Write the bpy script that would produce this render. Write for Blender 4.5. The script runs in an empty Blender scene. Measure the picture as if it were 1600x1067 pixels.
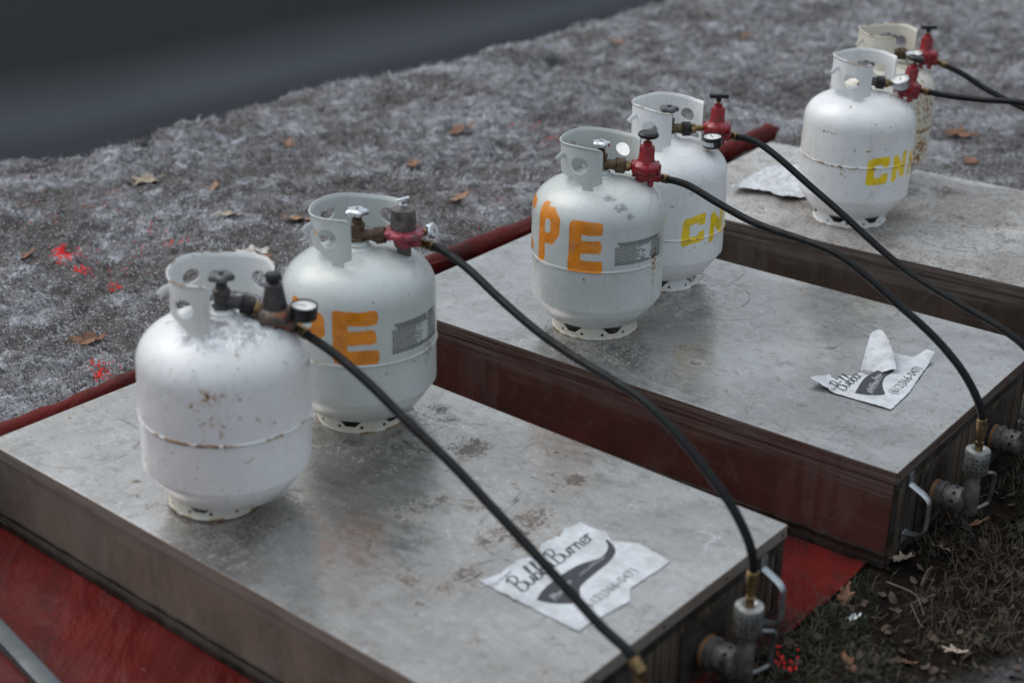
import bpy, math, random
import numpy as np
from mathutils import Matrix, Vector
random.seed(7)
R = math.radians
sc = bpy.context.scene
ZT = 0.22                      # height of the box tops above the lowest ground

# ------------------------------------------------------------------ camera
F_PX, PITCH, ROLL, CAM_H = 2322.14, 0.423445, 0.0127306, 1.424397
cam_d = bpy.data.cameras.new('camera'); cam = bpy.data.objects.new('camera', cam_d)
sc.collection.objects.link(cam); sc.camera = cam
_f = Vector((0, math.cos(PITCH), -math.sin(PITCH))); _r = Vector((1, 0, 0)); _u = _r.cross(_f)
_R = _r*math.cos(ROLL) + _u*math.sin(ROLL); _U = _u*math.cos(ROLL) - _r*math.sin(ROLL)
m = Matrix((_R, _U, -_f)).transposed().to_4x4(); m.translation = Vector((0, 0, CAM_H+ZT))
cam.matrix_world = m
cam_d.lens = F_PX*36/1600; cam_d.sensor_width = 36; cam_d.clip_end = 500; cam_d.clip_start = .05
cam_d.dof.use_dof = True; cam_d.dof.focus_distance = 3.42; cam_d.dof.aperture_fstop = 2.2
# ------------------------------------------------------------------ light
SUN_EL, SUN_AZ = 50, 300       # azimuth of the sun, degrees clockwise from +Y
w = bpy.data.worlds.new('World'); sc.world = w; w.use_nodes = True
nt = w.node_tree; bg = nt.nodes['Background']
sky = nt.nodes.new('ShaderNodeTexSky'); sky.sky_type = 'NISHITA'; sky.sun_disc = False
sky.sun_elevation = R(SUN_EL); sky.sun_rotation = R(SUN_AZ); sky.dust_density = 4; sky.air_density = 1.0; sky.ozone_density = 1.0
hs = nt.nodes.new('ShaderNodeHueSaturation'); hs.inputs['Saturation'].default_value = .42      # overcast: the cloud greys the sky
mxw = nt.nodes.new('ShaderNodeMix'); mxw.data_type = 'RGBA'; mxw.inputs[0].default_value = .55; mxw.inputs[7].default_value = (4.5, 5.1, 5.55, 1)
nt.links.new(sky.outputs[0], hs.inputs['Color']); nt.links.new(hs.outputs[0], mxw.inputs[6]); # an overcast dome: brighter overhead than at the horizon
tcw = nt.nodes.new('ShaderNodeTexCoord'); sxy = nt.nodes.new('ShaderNodeSeparateXYZ'); nt.links.new(tcw.outputs['Generated'], sxy.inputs[0])
mrw = nt.nodes.new('ShaderNodeMapRange'); nt.links.new(sxy.outputs[2], mrw.inputs[0]); mrw.inputs[1].default_value = 0; mrw.inputs[2].default_value = .9; mrw.inputs[3].default_value = .50; mrw.inputs[4].default_value = 1.7
mulw = nt.nodes.new('ShaderNodeVectorMath'); mulw.operation = 'SCALE'; nt.links.new(mxw.outputs[2], mulw.inputs[0]); nt.links.new(mrw.outputs[0], mulw.inputs['Scale'])
nt.links.new(mulw.outputs[0], bg.inputs[0]); bg.inputs[1].default_value = .10
sun_d = bpy.data.lights.new('sun', 'SUN'); sun_d.energy = .6; sun_d.angle = R(50); sun_d.color = (1, .965, .91)
sun = bpy.data.objects.new('sun', sun_d); sc.collection.objects.link(sun)
sd = Vector((math.sin(R(SUN_AZ))*math.cos(R(SUN_EL)), math.cos(R(SUN_AZ))*math.cos(R(SUN_EL)), math.sin(R(SUN_EL))))
sun.rotation_euler = sd.to_track_quat('Z', 'Y').to_euler(); sun.location = (0, 0, 10)
sc.view_settings.view_transform = 'Standard'; sc.view_settings.look = 'None'
sc.view_settings.exposure = .48; sc.view_settings.gamma = 1

# ------------------------------------------------------------------ helpers
def unp(u, v, z=0.0):
    """point of the photograph on the level z (0 = box tops), as world xyz"""
    d = _f + _R*((u-800)/F_PX) + _U*((533.5-v)/F_PX)
    p = Vector((0, 0, CAM_H)) + d*((z-CAM_H)/d.z)
    return Vector((p.x, p.y, p.z+ZT))
_tabs = {}
def vnoise(x, y, seed):
    t = _tabs.get(seed)
    if t is None: t = _tabs[seed] = np.random.RandomState(seed).rand(256, 256).astype(np.float32)
    xi = np.floor(x).astype(np.int64); yi = np.floor(y).astype(np.int64); fx = x-xi; fy = y-yi
    fx = fx*fx*(3-2*fx); fy = fy*fy*(3-2*fy)
    a = t[xi & 255, yi & 255]; b = t[(xi+1) & 255, yi & 255]; c = t[xi & 255, (yi+1) & 255]; d = t[(xi+1) & 255, (yi+1) & 255]
    return (a*(1-fx)+b*fx)*(1-fy) + (c*(1-fx)+d*fx)*fy
def fbm(x, y, seed, f=1.0, o=4, g=.5):
    s = 0; a = 1; n = 0
    for k in range(o):
        s = s + a*vnoise(x*f*math.cos(k)+y*f*math.sin(k)+k*17.3, -x*f*math.sin(k)+y*f*math.cos(k)+k*9.1, seed+k); n += a; a *= g; f *= 2.03
    return s/n
def sst(a, b, x):
    t = np.clip((x-a)/(b-a), 0, 1); return t*t*(3-2*t)
def props(o, label=None, cat=None, group=None, kind=None):
    if label: o['label'] = label
    if cat: o['category'] = cat
    if group: o['group'] = group
    if kind: o['kind'] = kind
    return o
def empty(name, loc, rz=0, **k):
    o = bpy.data.objects.new(name, None); sc.collection.objects.link(o); o.location = loc; o.rotation_euler = (0, 0, rz)
    o.empty_display_size = .05
    return props(o, **k)
def npmesh(name, V, Fq, mat, parent=None, smooth=True, attrs=None, sharp=None):
    me = bpy.data.meshes.new(name); V = np.asarray(V, np.float32); Fq = np.asarray(Fq, np.int32); n = Fq.shape[1]
    me.vertices.add(len(V)); me.vertices.foreach_set('co', V.ravel())
    me.loops.add(Fq.size); me.loops.foreach_set('vertex_index', Fq.ravel())
    me.polygons.add(len(Fq)); me.polygons.foreach_set('loop_start', np.arange(0, Fq.size, n, dtype=np.int32))
    me.polygons.foreach_set('loop_total', np.full(len(Fq), n, np.int32))
    me.update(calc_edges=True)
    me.polygons.foreach_set('use_smooth', np.full(len(Fq), smooth))
    if attrs:
        for k, a in attrs.items():
            at = me.attributes.new(k, 'FLOAT', 'POINT'); at.data.foreach_set('value', np.asarray(a, np.float32).ravel())
    if sharp: me.set_sharp_from_angle(angle=R(sharp))
    if mat: me.materials.append(mat)
    o = bpy.data.objects.new(name, me); sc.collection.objects.link(o)
    if parent: o.parent = parent
    return o
def gridfaces(nu, nv, wrap=False):
    i = np.arange(nu if wrap else nu-1)[:, None]; j = np.arange(nv-1)[None, :]
    i2 = (i+1) % nu
    return np.stack([i*nv+j, i2*nv+j, i2*nv+j+1, i*nv+j+1], -1).reshape(-1, 4)
def sdf_sheet(name, u0, u1, v0, v1, h, sdf, fmap, mat, parent=None, thick=0, attrs=None, wrap=False, smooth=True):
    """a sheet cut to the outline sdf(u,v)<0, then bent into shape by fmap"""
    nu = int((u1-u0)/h)+2; nv = int((v1-v0)/h)+2
    U, V = np.meshgrid(np.linspace(u0, u1, nu), np.linspace(v0, v1, nv), indexing='ij'); U = U.ravel().copy(); V = V.ravel().copy()
    for _ in range(2):
        s = sdf(U, V); e = h*.05; gx = (sdf(U+e, V)-s)/e; gy = (sdf(U, V+e)-s)/e; gl = np.maximum(gx*gx+gy*gy, .25)
        mk = (np.abs(s) < h*.66); U[mk] -= (s*gx/gl)[mk]; V[mk] -= (s*gy/gl)[mk]
    keep = sdf(U, V) < h*.12
    Fq = gridfaces(nu, nv); Fq = Fq[keep[Fq].all(1)]
    us = np.unique(Fq); rm = -np.ones(len(U), int); rm[us] = np.arange(len(us)); U = U[us]; V = V[us]
    P = fmap(U, V)
    o = npmesh(name, P, rm[Fq], mat, parent, smooth, {k: f(U, V) for k, f in attrs.items()} if attrs else None)
    if thick:
        md = o.modifiers.new('thickness', 'SOLIDIFY'); md.thickness = thick; md.offset = 0
    return o
def poly_sdf(pts):
    P = np.array(pts, float)
    def f(u, v):
        d = np.full(u.shape, 1e9); ins = np.zeros(u.shape, bool)
        for i in range(len(P)):
            a = P[i]; b = P[(i+1) % len(P)]; e = b-a; wx = u-a[0]; wy = v-a[1]
            t = np.clip((wx*e[0]+wy*e[1])/(e@e+1e-12), 0, 1)
            d = np.minimum(d, (wx-e[0]*t)**2+(wy-e[1]*t)**2)
            c = ((a[1] <= v) != (b[1] <= v))
            with np.errstate(all='ignore'): xx = a[0]+(v-a[1])/(e[1] if abs(e[1]) > 1e-12 else 1e-12)*e[0]
            ins ^= c & (u < xx)
        d = np.sqrt(d); return np.where(ins, -d, d)
    return f
def seg_d(u, v, pts):
    d = np.full(u.shape, 1e9)
    for a, b in zip(pts[:-1], pts[1:]):
        ex, ey = b[0]-a[0], b[1]-a[1]; L_ = math.hypot(ex, ey)+1e-9; al = ((u-a[0])*ex+(v-a[1])*ey)/L_; pe = np.abs((u-a[0])*ey-(v-a[1])*ex)/L_
        dd = np.maximum(pe, np.maximum(-al, al-L_)); ro = np.hypot(pe, np.maximum(np.maximum(-al, al-L_), 0)); d = np.minimum(d, dd*.6+ro*.4 if len(pts) == 2 else ro)
    return d
class MB:
    def __init__(s): s.v = []; s.f = []
    def add(s, V, Fs):
        k = len(s.v); s.v += [tuple(p) for p in V]; s.f += [tuple(i+k for i in f) for f in Fs]; return s
    def lathe(s, prof, M=Matrix(), seg=24, a0=0):
        V = []; Fs = []; n = len(prof)
        for i in range(seg):
            a = a0+2*math.pi*i/seg
            for r, z in prof: V.append(M @ Vector((r*math.cos(a), r*math.sin(a), z)))
        for i in range(seg):
            j = (i+1) % seg
            for k in range(n-1): Fs.append((i*n+k, j*n+k, j*n+k+1, i*n+k+1))
        if prof[0][0] > 1e-5: Fs.append(tuple(i*n for i in range(seg))[::-1])
        if prof[-1][0] > 1e-5: Fs.append(tuple(i*n+n-1 for i in range(seg)))
        return s.add(V, Fs)
    def box(s, a, b, M=Matrix(), bev=0):
        bm = __import__('bmesh').new(); bmesh = __import__('bmesh')
        bmesh.ops.create_cube(bm, size=1)
        for v in bm.verts: v.co = Vector([a[i]+(b[i]-a[i])*(v.co[i]+.5) for i in range(3)])
        if bev: bmesh.ops.bevel(bm, geom=bm.edges[:], offset=bev, segments=2, affect='EDGES', profile=.5)
        bm.verts.index_update()
        V = [M @ v.co for v in bm.verts]; Fs = [tuple(v.index for v in f.verts) for f in bm.faces]; bm.free(); return s.add(V, Fs)
    def tube(s, pts, r, seg=12, flat=None, cap=True):
        pts = [Vector(p) for p in pts]; n = len(pts); V = []; Fs = []; rr = r if isinstance(r, (list, tuple)) else [r]*n
        up = None
        for i, p in enumerate(pts):
            t = (pts[min(i+1, n-1)]-pts[max(i-1, 0)]).normalized()
            if up is None: up = t.orthogonal().normalized() if flat is None else Vector(flat)
            up = (up - t*up.dot(t)).normalized(); sd_ = t.cross(up)
            for k in range(seg):
                a = 2*math.pi*k/seg; ky = 1 if flat is None else .3
                V.append(p + up*(rr[i]*math.cos(a)) + sd_*(rr[i]*math.sin(a)*ky))
        for i in range(n-1):
            for k in range(seg): Fs.append((i*seg+k, i*seg+(k+1) % seg, (i+1)*seg+(k+1) % seg, (i+1)*seg+k))
        if cap: Fs.append(tuple(range(seg))[::-1]); Fs.append(tuple((n-1)*seg+k for k in range(seg)))
        return s.add(V, Fs)
    def build(s, name, mat, parent=None, sharp=35, bevel=0):
        me = bpy.data.meshes.new(name); me.from_pydata(s.v, [], s.f); me.update()
        bmesh = __import__('bmesh'); bm = bmesh.new(); bm.from_mesh(me); bmesh.ops.recalc_face_normals(bm, faces=bm.faces[:]); bm.to_mesh(me); bm.free()
        me.polygons.foreach_set('use_smooth', [True]*len(me.polygons)); me.set_sharp_from_angle(angle=R(sharp))
        me.materials.append(mat); o = bpy.data.objects.new(name, me); sc.collection.objects.link(o)
        if parent: o.parent = parent
        return o
def spline(pts, n=8):
    P = [Vector(p) for p in pts]; P = [P[0]*2-P[1]]+P+[P[-1]*2-P[-2]]; out = []
    for i in range(1, len(P)-2):
        for k in range(n):
            t = k/n; a, b, c, d = P[i-1:i+3]
            out.append(.5*((2*b)+(c-a)*t+(2*a-5*b+4*c-d)*t*t+(3*b-a-3*c+d)*t**3))
    out.append(P[-2]); return out
T = lambda x, y, z: Matrix.Translation((x, y, z))
def along(p, d):               # frame with local Z along d at p
    return T(*p) @ Vector(d).to_track_quat('Z', 'Y').to_matrix().to_4x4()

# ------------------------------------------------------------------ materials
class G:
    def __init__(s, name):
        s.m = bpy.data.materials.new(name); s.m.use_nodes = True; s.t = s.m.node_tree; s.b = s.t.nodes['Principled BSDF']
        s.co = s.t.nodes.new('ShaderNodeTexCoord').outputs['Object']
    def n(s, ty, **k):
        nd = s.t.nodes.new('ShaderNode'+ty)
        for a, v in k.items():
            if a.startswith('i_'): s.set(nd.inputs[a[2:].replace('_', ' ')], v)
            else: setattr(nd, a, v)
        return nd
    def set(s, inp, v):
        if hasattr(v, 'is_output'): s.t.links.new(v, inp)
        elif isinstance(v, tuple) and len(v) == 3 and inp.type == 'RGBA': inp.default_value = (*v, 1)
        else: inp.default_value = v
    def noise(s, sc_, det=4, rough=.55, vec=None, dist=0, stretch=None, off=0):
        v = vec or s.co
        if stretch or off:
            mp = s.n('Mapping'); s.set(mp.inputs[0], v); mp.inputs['Scale'].default_value = stretch or (1, 1, 1); mp.inputs['Location'].default_value = (off, off*.7, off*.3); v = mp.outputs[0]
        nd = s.n('TexNoise'); s.set(nd.inputs['Vector'], v); nd.inputs['Scale'].default_value = sc_; nd.inputs['Detail'].default_value = det
        nd.inputs['Roughness'].default_value = rough; nd.inputs['Distortion'].default_value = dist
        return nd.outputs['Fac']
    def voro(s, sc_, feat='F1', vec=None):
        nd = s.n('TexVoronoi', feature=feat); s.set(nd.inputs['Vector'], vec or s.co); nd.inputs['Scale'].default_value = sc_; return nd
    def ramp(s, fac, a, b, lo=0.0, hi=1.0):
        nd = s.n('MapRange', interpolation_type='SMOOTHSTEP'); s.set(nd.inputs[0], fac)
        for i, v in enumerate((a, b, lo, hi)): nd.inputs[i+1].default_value = v
        return nd.outputs[0]
    def mix(s, fac, a, b, mode='MIX'):
        nd = s.n('Mix', data_type='RGBA', blend_type=mode); s.set(nd.inputs[0], fac); s.set(nd.inputs[6], a); s.set(nd.inputs[7], b); return nd.outputs[2]
    def mth(s, op, a, b=0.0):
        nd = s.n('Math', operation=op); s.set(nd.inputs[0], a); s.set(nd.inputs[1], b); return nd.outputs[0]
    def attr(s, name): nd = s.n('Attribute', attribute_name=name); return nd.outputs['Fac']
    def bump(s, h, st, dist=.01, prev=None):
        nd = s.n('Bump'); s.set(nd.inputs['Height'], h); nd.inputs['Strength'].default_value = st; nd.inputs['Distance'].default_value = dist
        if prev: s.set(nd.inputs['Normal'], prev)
        return nd.outputs[0]
    def out(s, col, rough=.5, metal=0, nrm=None, spec=None, coat=0):
        s.set(s.b.inputs['Base Color'], col); s.set(s.b.inputs['Roughness'], rough); s.set(s.b.inputs['Metallic'], metal)
        if nrm: s.set(s.b.inputs['Normal'], nrm)
        if spec is not None: s.b.inputs['Specular IOR Level'].default_value = spec
        if coat: s.b.inputs['Coat Weight'].default_value = coat; s.b.inputs['Coat Roughness'].default_value = .15
        return s.m
def simple(name, col, rough=.5, metal=0, var=.25, sc_=60, bump=.15, dirt=None, coat=0):
    g = G(name); n = g.noise(sc_, 5); c = tuple(x*(1-var) for x in col); c2 = tuple(min(1, x*(1+var)) for x in col)
    col_ = g.mix(g.ramp(n, .3, .7), c, c2)
    if dirt: col_ = g.mix(g.ramp(g.noise(sc_*.5, 6, .7, off=3.1), .5, .68), col_, dirt)
    return g.out(col_, g.ramp(g.noise(sc_*.7, 3, off=5), .3, .7, max(.05, rough-.1), min(1, rough+.12)), metal, g.bump(n, bump, .002), coat=coat)
M_steel = simple('zinc_steel', (.42, .44, .46), .38, .9, .2, 40)
M_chrome = simple('chrome', (.7, .72, .75), .15, 1, .1, 30, .05)
M_brass = simple('brass', (.25, .17, .08), .4, .85, .35, 90, .3, (.06, .045, .03))
M_brown = simple('weathered_brass', (.11, .075, .045), .55, .5, .4, 80, .4, (.03, .025, .02))
M_black = simple('black_plastic', (.004, .004, .005), .42, 0, .3, 60, .1)
M_grey_knob = simple('dark_grey_knob', (.07, .075, .08), .45, 0, .3, 60, .1)
M_hose = simple('black_rubber_hose', (.0035, .0045, .0055), .5, 0, .25, 50, .1, (.007, .008, .009)); M_hose.node_tree.nodes['Principled BSDF'].inputs['Specular IOR Level'].default_value = .2
M_red = simple('red_painted_casting', (.24, .004, .010), .32, .1, .25, 70, .35, (.09, .008, .01), coat=.3)
M_redgrey = simple('worn_pink_paint', (.30, .05, .07), .5, .3, .4, 60, .4, (.17, .16, .16))
M_cast = simple('grey_cast_metal', (.14, .13, .125), .5, .6, .3, 70, .5, (.06, .05, .045))
M_rustcast = simple('rusty_casting', (.12, .10, .09), .6, .5, .35, 60, .5, (.42, .13, .045))
M_darkcone = simple('dark_grey_cone', (.06, .055, .055), .6, .3, .3, 60, .3)
M_white = simple('gauge_face', (.7, .7, .68), .5, 0, .05, 40, .02)
M_collarw = None
def tank_mat(name, base, warm, rustamt, paint=(.8, .3, .01), off=0., gloss=.3):
    g = G(name)
    big = g.noise(9, 4, off=off); fine = g.noise(140, 4, .6, off=off+2)
    c = g.mix(g.ramp(big, .3, .7), base, tuple(x*.9 for x in base))
    c = g.mix(g.mth('MULTIPLY', g.ramp(g.noise(5, 5, .6, off=off+4), .48, .75), .4), c, warm)
    # sprayed paint
    p = g.attr('paint'); pe = g.ramp(g.mth('ADD', p, g.mth('MULTIPLY', g.mth('SUBTRACT', fine, .5), .55)), .32, .6)
    worn = g.ramp(g.noise(190, 3, .7, off=off+9), .66, .72)
    pc = g.mix(g.ramp(g.noise(30, 3), .3, .7), paint, tuple(x*.72 for x in paint))
    c = g.mix(g.mth('MULTIPLY', pe, g.mth('SUBTRACT', 1.0, g.mth('MULTIPLY', worn, .7))), c, pc)
    # scuffs and grime
    d = g.attr('dirt'); dn = g.ramp(g.mth('MULTIPLY', d, g.noise(120, 5, .75, off=off+6)), .3, .5)
    c = g.mix(g.mth('MULTIPLY', dn, .75), c, (.10, .095, .09))
    sp = g.ramp(g.noise(95, 2, .5, off=off+11), .725, .75); c = g.mix(g.mth('MULTIPLY', sp, .8), c, (.09, .075, .06))
    stv = g.ramp(g.noise(1, 5, .65, vec=None, stretch=(75, 75, 7), off=off+21), .56, .70); c = g.mix(g.mth('MULTIPLY', stv, .22), c, (.36, .33, .28))
    mot = g.ramp(g.noise(38, 6, .75, off=off+15), .52, .68); c = g.mix(g.mth('MULTIPLY', mot, .16), c, (.33, .32, .30))
    # rust
    r = g.attr('rust'); rn = g.mth('ADD', r, g.mth('MULTIPLY', g.mth('SUBTRACT', g.noise(160, 5, .7, off=off+1), .5), .9))
    halo = g.ramp(rn, .18, .55); core = g.ramp(rn, .42, .62)
    c = g.mix(g.mth('MULTIPLY', halo, .6), c, (.48, .35, .20)); rc = g.mix(g.ramp(fine, .4, .6), (.11, .05, .02), (.36, .18, .055))
    c = g.mix(core, c, rc)
    fz = g.attr('frost'); c = g.mix(g.mth('MULTIPLY', fz, .8), c, g.mix(g.ramp(g.noise(60, 5, .7, off=40), .42, .56), (.36, .38, .40), (.88, .90, .93)))
    ro = g.mth('ADD', g.ramp(g.noise(25, 4, off=off), .3, .7, gloss-.06, gloss+.12), g.mth('MULTIPLY', core, .4))
    nb = g.bump(g.noise(10, 3, off=off), .22, .012); nb = g.bump(g.mth('ADD', g.noise(320, 3), core), .18, .0008, nb); nb = g.bump(g.mth('MULTIPLY', fz, g.noise(140, 4, .7)), .8, .004, nb)
    return g.out(c, ro, 0, nb, coat=.25)
def alu_mat(name, base, rough, patch, dirt_shade_col, k=1.0, speck=0.0, metal=.96):
    g = G(name)
    n1 = g.noise(3.2, 6, .62, dist=.6); n2 = g.noise(22, 6, .7, stretch=(1, 2.4, 1)); n3 = g.noise(5, 4, .6, off=3)
    c = g.mix(g.ramp(n1, .35, .68), base, patch)
    c = g.mix(g.mth('MULTIPLY', g.ramp(n2, .5, .75), .35*k), c, tuple(x*.55 for x in base))
    # scratches: thin, long, in two directions
    def scr(ang, sx, sy, lo):
        mp = g.n('Mapping'); g.set(mp.inputs[0], g.co); mp.inputs['Rotation'].default_value = (0, 0, ang); mp.inputs['Scale'].default_value = (sx, sy, 1)
        return g.ramp(g.noise(1, 3, .5, vec=mp.outputs[0], dist=.3), lo-.03, lo)
    s = g.mth('MAXIMUM', scr(.3, 4, 420, .69), g.mth('MAXIMUM', scr(1.4, 420, 6, .70), scr(-.5, 7, 500, .71)))
    c = g.mix(g.mth('MULTIPLY', s, .5), c, (.72, .72, .73))
    st = g.attr('stain_shade'); sn = g.mth('ADD', st, g.mth('ADD', g.mth('MULTIPLY', g.mth('SUBTRACT', g.noise(115, 4, .7), .5), 3.0), g.mth('MULTIPLY', g.mth('SUBTRACT', g.noise(28, 3, .6, off=31), .5), 1.3)))
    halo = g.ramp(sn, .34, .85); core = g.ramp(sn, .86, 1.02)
    c = g.mix(g.mth('MULTIPLY', halo, .5), c, dirt_shade_col); c = g.mix(g.mth('MULTIPLY', core, .85), c, (.05, .036, .027))
    def curly(sc_, w_, lo, o_):   # wandering scratches: contour lines of a distorted noise, broken up
        d_ = g.mth('ABSOLUTE', g.mth('SUBTRACT', g.noise(sc_, 1, .4, dist=1.6, off=o_), .5)); return g.mth('MULTIPLY', g.ramp(d_, w_, 0), g.ramp(g.noise(7, 4, .6, off=o_+5), lo, lo+.06))
    c = g.mix(g.mth('MULTIPLY', curly(5, .005, .50, 2), .6), c, (.74, .75, .76)); c = g.mix(g.mth('MULTIPLY', curly(4, .0035, .52, 14), .7), c, (.09, .08, .075)); c = g.mix(g.mth('MULTIPLY', curly(9, .006, .55, 23), .6), c, (.12, .095, .075))
    fd = g.ramp(g.noise(34, 7, .78, off=6, dist=.5), .50, .66); c = g.mix(g.mth('MULTIPLY', fd, .46*k), c, (.17, .145, .125))
    wh = g.ramp(g.noise(55, 6, .75, off=12), .54, .66); c = g.mix(g.mth('MULTIPLY', wh, .30), c, (.72, .73, .75))
    spk = g.ramp(g.noise(120, 3, .6, off=18), .69, .72); c = g.mix(g.mth('MULTIPLY', spk, .7), c, (.07, .055, .05))
    rg = g.attr('ring'); rr = g.mth('MULTIPLY', rg, g.ramp(g.noise(30, 4, off=2), .38, .6)); c = g.mix(g.mth('MULTIPLY', rr, .75), c, (.12, .095, .075))
    if speck:
        sp = g.ramp(g.noise(105, 5, .75, off=8), .54, .61); c = g.mix(g.mth('MULTIPLY', sp, speck), c, (.045, .04, .038))
    nonmet = g.mth('MAXIMUM', g.mth('MULTIPLY', halo, .6), core)
    me = g.mth('MULTIPLY', g.mth('SUBTRACT', 1.0, nonmet), g.ramp(n1, .35, .7, metal, metal-.16))
    ro = g.mth('ADD', g.ramp(n2, .3, .7, rough-.06, rough+.10), g.mth('ADD', g.mth('MULTIPLY', halo, .2), g.ramp(n3, .4, .7, 0, .10)))
    nb = g.bump(g.noise(2.4, 2), .35, .02); nb = g.bump(g.noise(11, 3, off=1), .10, .01, nb); nb = g.bump(g.noise(400, 2, stretch=(.15, 1, 1)), .1, .0006, nb)
    return g.out(c, ro, me, nb)
M_lid = [alu_mat('aluminium_lid_worn', (.385, .370, .350), .20, (.49, .48, .465), (.22, .175, .14)),
         alu_mat('aluminium_lid_smooth', (.40, .39, .38), .19, (.52, .515, .505), (.24, .20, .16)),
         alu_mat('aluminium_lid_speckled', (.33, .30, .275), .40, (.60, .58, .56), (.15, .11, .085), 1.4, .85, .7)]
def side_mat(name, base, dark, rough, metal=.7):
    g = G(name); n = g.noise(7, 6, .65, stretch=(1, 1, .5)); v = g.noise(26, 5, .6, stretch=(1, 1, .06)); s = g.noise(1, 3, .5, stretch=(6, 6, 420), dist=.2)
    c = g.mix(g.ramp(n, .35, .68), base, dark); c = g.mix(g.mth('MULTIPLY', g.ramp(v, .45, .7), .22), c, tuple(x*.6 for x in dark))
    c = g.mix(g.mth('MULTIPLY', g.ramp(s, .66, .69), .3), c, (.6, .58, .56))
    c = g.mix(g.mth('MULTIPLY', g.ramp(g.noise(70, 6, .7), .58, .7), .5), c, (.05, .04, .035))
    sx = g.n('SeparateXYZ'); g.set(sx.inputs[0], g.co)          # rubbed band along the upper edge, where the boxes get stacked
    hs_ = g.noise(1, 5, .7, stretch=(3, 3, 160), dist=.4, off=3); wv = g.mth('ADD', sx.outputs[2], g.mth('MULTIPLY', g.noise(4, 4), .07))
    band = g.mth('MULTIPLY', g.ramp(wv, .165, .215), g.ramp(hs_, .38, .6)); c = g.mix(g.mth('MULTIPLY', band, .9), c, (.27, .235, .205))
    pale = g.mth('MULTIPLY', g.ramp(g.noise(3, 5, .7, off=9, dist=.6), .50, .62), g.ramp(v, .4, .6)); c = g.mix(g.mth('MULTIPLY', pale, .5), c, (.27, .235, .21))
    return g.out(c, g.mth('ADD', g.ramp(n, .3, .7, rough-.06, rough+.12), g.mth('MULTIPLY', band, .2)), metal, g.bump(v, .03, .004, g.bump(g.noise(3, 2), .3, .02)))
M_side = [side_mat('aluminium_side_brown', (.255, .21, .175), (.16, .125, .10), .50, .4), side_mat('aluminium_side_red_reflection', (.20, .10, .085), (.13, .07, .06), .28), side_mat('aluminium_side_sooty', (.17, .125, .10), (.10, .072, .058), .42)]  # middle side's base is tinted red to imitate the tarp's reflection
M_end = simple('dirty_end_metal', (.065, .058, .05), .5, .7, .5, 25, .3, (.05, .035, .025))
M_slat = None
def slat_mat():
    g = G('weathered_slats'); n = g.noise(30, 5, .65, stretch=(1, 1, .08)); n2 = g.noise(6, 3)
    c = g.mix(g.ramp(n, .35, .65), (.030, .022, .016), (.095, .070, .048)); c = g.mix(g.ramp(n2, .45, .7), c, (.05, .045, .042))
    return g.out(c, .65, .2, g.bump(n, .4, .004))
M_slat = slat_mat()
def tarp_mat():
    g = G('red_vinyl_tarp'); n = g.noise(4, 5, .6); f = g.noise(300, 2); st = g.noise(5, 6, .7, stretch=(1, .35, 1), off=2)
    c = g.mix(g.ramp(n, .35, .65), (.070, .007, .0055), (.108, .010, .008)); c = g.mix(g.mth('MULTIPLY', g.ramp(st, .50, .66), .85), c, (.022, .012, .012))
    c = g.mix(g.mth('MULTIPLY', g.ramp(g.noise(60, 4, .6, off=7), .66, .72), .35), c, (.16, .12, .11))
    return g.out(c, g.ramp(n, .3, .7, .42, .6), 0, g.bump(g.noise(7, 5, .55, stretch=(1, .35, 1), dist=.8), .8, .03, g.bump(f, .1, .001)), spec=.12)
M_tarp = tarp_mat()
def snow_mat():
    g = G('dirty_old_snow'); n = g.noise(3.5, 6, .7); n2 = g.noise(16, 7, .72, off=2); n3 = g.noise(85, 5, .75, off=5); vo = g.voro(120).outputs['Distance']
    pit = g.attr('pit')
    c = g.mix(g.ramp(n, .36, .62), (.10, .094, .096), (.26, .255, .27)); c = g.mix(g.ramp(n2, .49, .64), c, (.46, .475, .52)); c = g.mix(g.mth('MULTIPLY', g.ramp(g.noise(30, 6, .75, off=14), .5, .62), .75), c, (.035, .031, .030))
    c = g.mix(g.mth('MULTIPLY', g.ramp(g.mth('ADD', pit, g.mth('MULTIPLY', n2, .5)), .62, .95), .85), c, (.065, .055, .048))
    c = g.mix(g.mth('MULTIPLY', g.ramp(n3, .50, .60), .8), c, (.045, .04, .038)); c = g.mix(g.mth('MULTIPLY', g.ramp(g.noise(140, 3, .6, off=9), .57, .66), .7), c, (.56, .58, .64))
    mk = g.attr('mark'); mm = g.ramp(g.mth('ADD', mk, g.mth('MULTIPLY', g.mth('SUBTRACT', g.noise(48, 6, .8, off=3), .5), 3.4)), .78, .90)
    c = g.mix(mm, c, (.85, .012, .015)); fk = g.ramp(g.mth('ADD', g.attr('faint'), g.mth('MULTIPLY', g.mth('SUBTRACT', n3, .5), 1.6)), .5, .9)
    c = g.mix(g.mth('MULTIPLY', fk, .35), c, (.75, .04, .05))
    return g.out(c, .6, 0, g.bump(n3, .9, .006, g.bump(n2, .7, .03)), spec=.3)
M_snow = snow_mat()
def dirt_mat():
    g = G('brown_soil'); n = g.noise(12, 6, .7); n2 = g.noise(70, 5, .75)
    c = g.mix(g.ramp(n, .35, .65), (.004, .003, .0022), (.018, .012, .008)); c = g.mix(g.mth('MULTIPLY', g.ramp(n2, .5, .7), .5), c, (.04, .029, .021))
    gr = g.attr('grit'); c = g.mix(g.mth('MULTIPLY', gr, .9), c, g.mix(g.ramp(n2, .4, .6), (.05, .05, .055), (.12, .12, .125)))
    return g.out(c, .95, 0, g.bump(n2, .9, .01), spec=.1)
M_dirt = dirt_mat()
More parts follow.
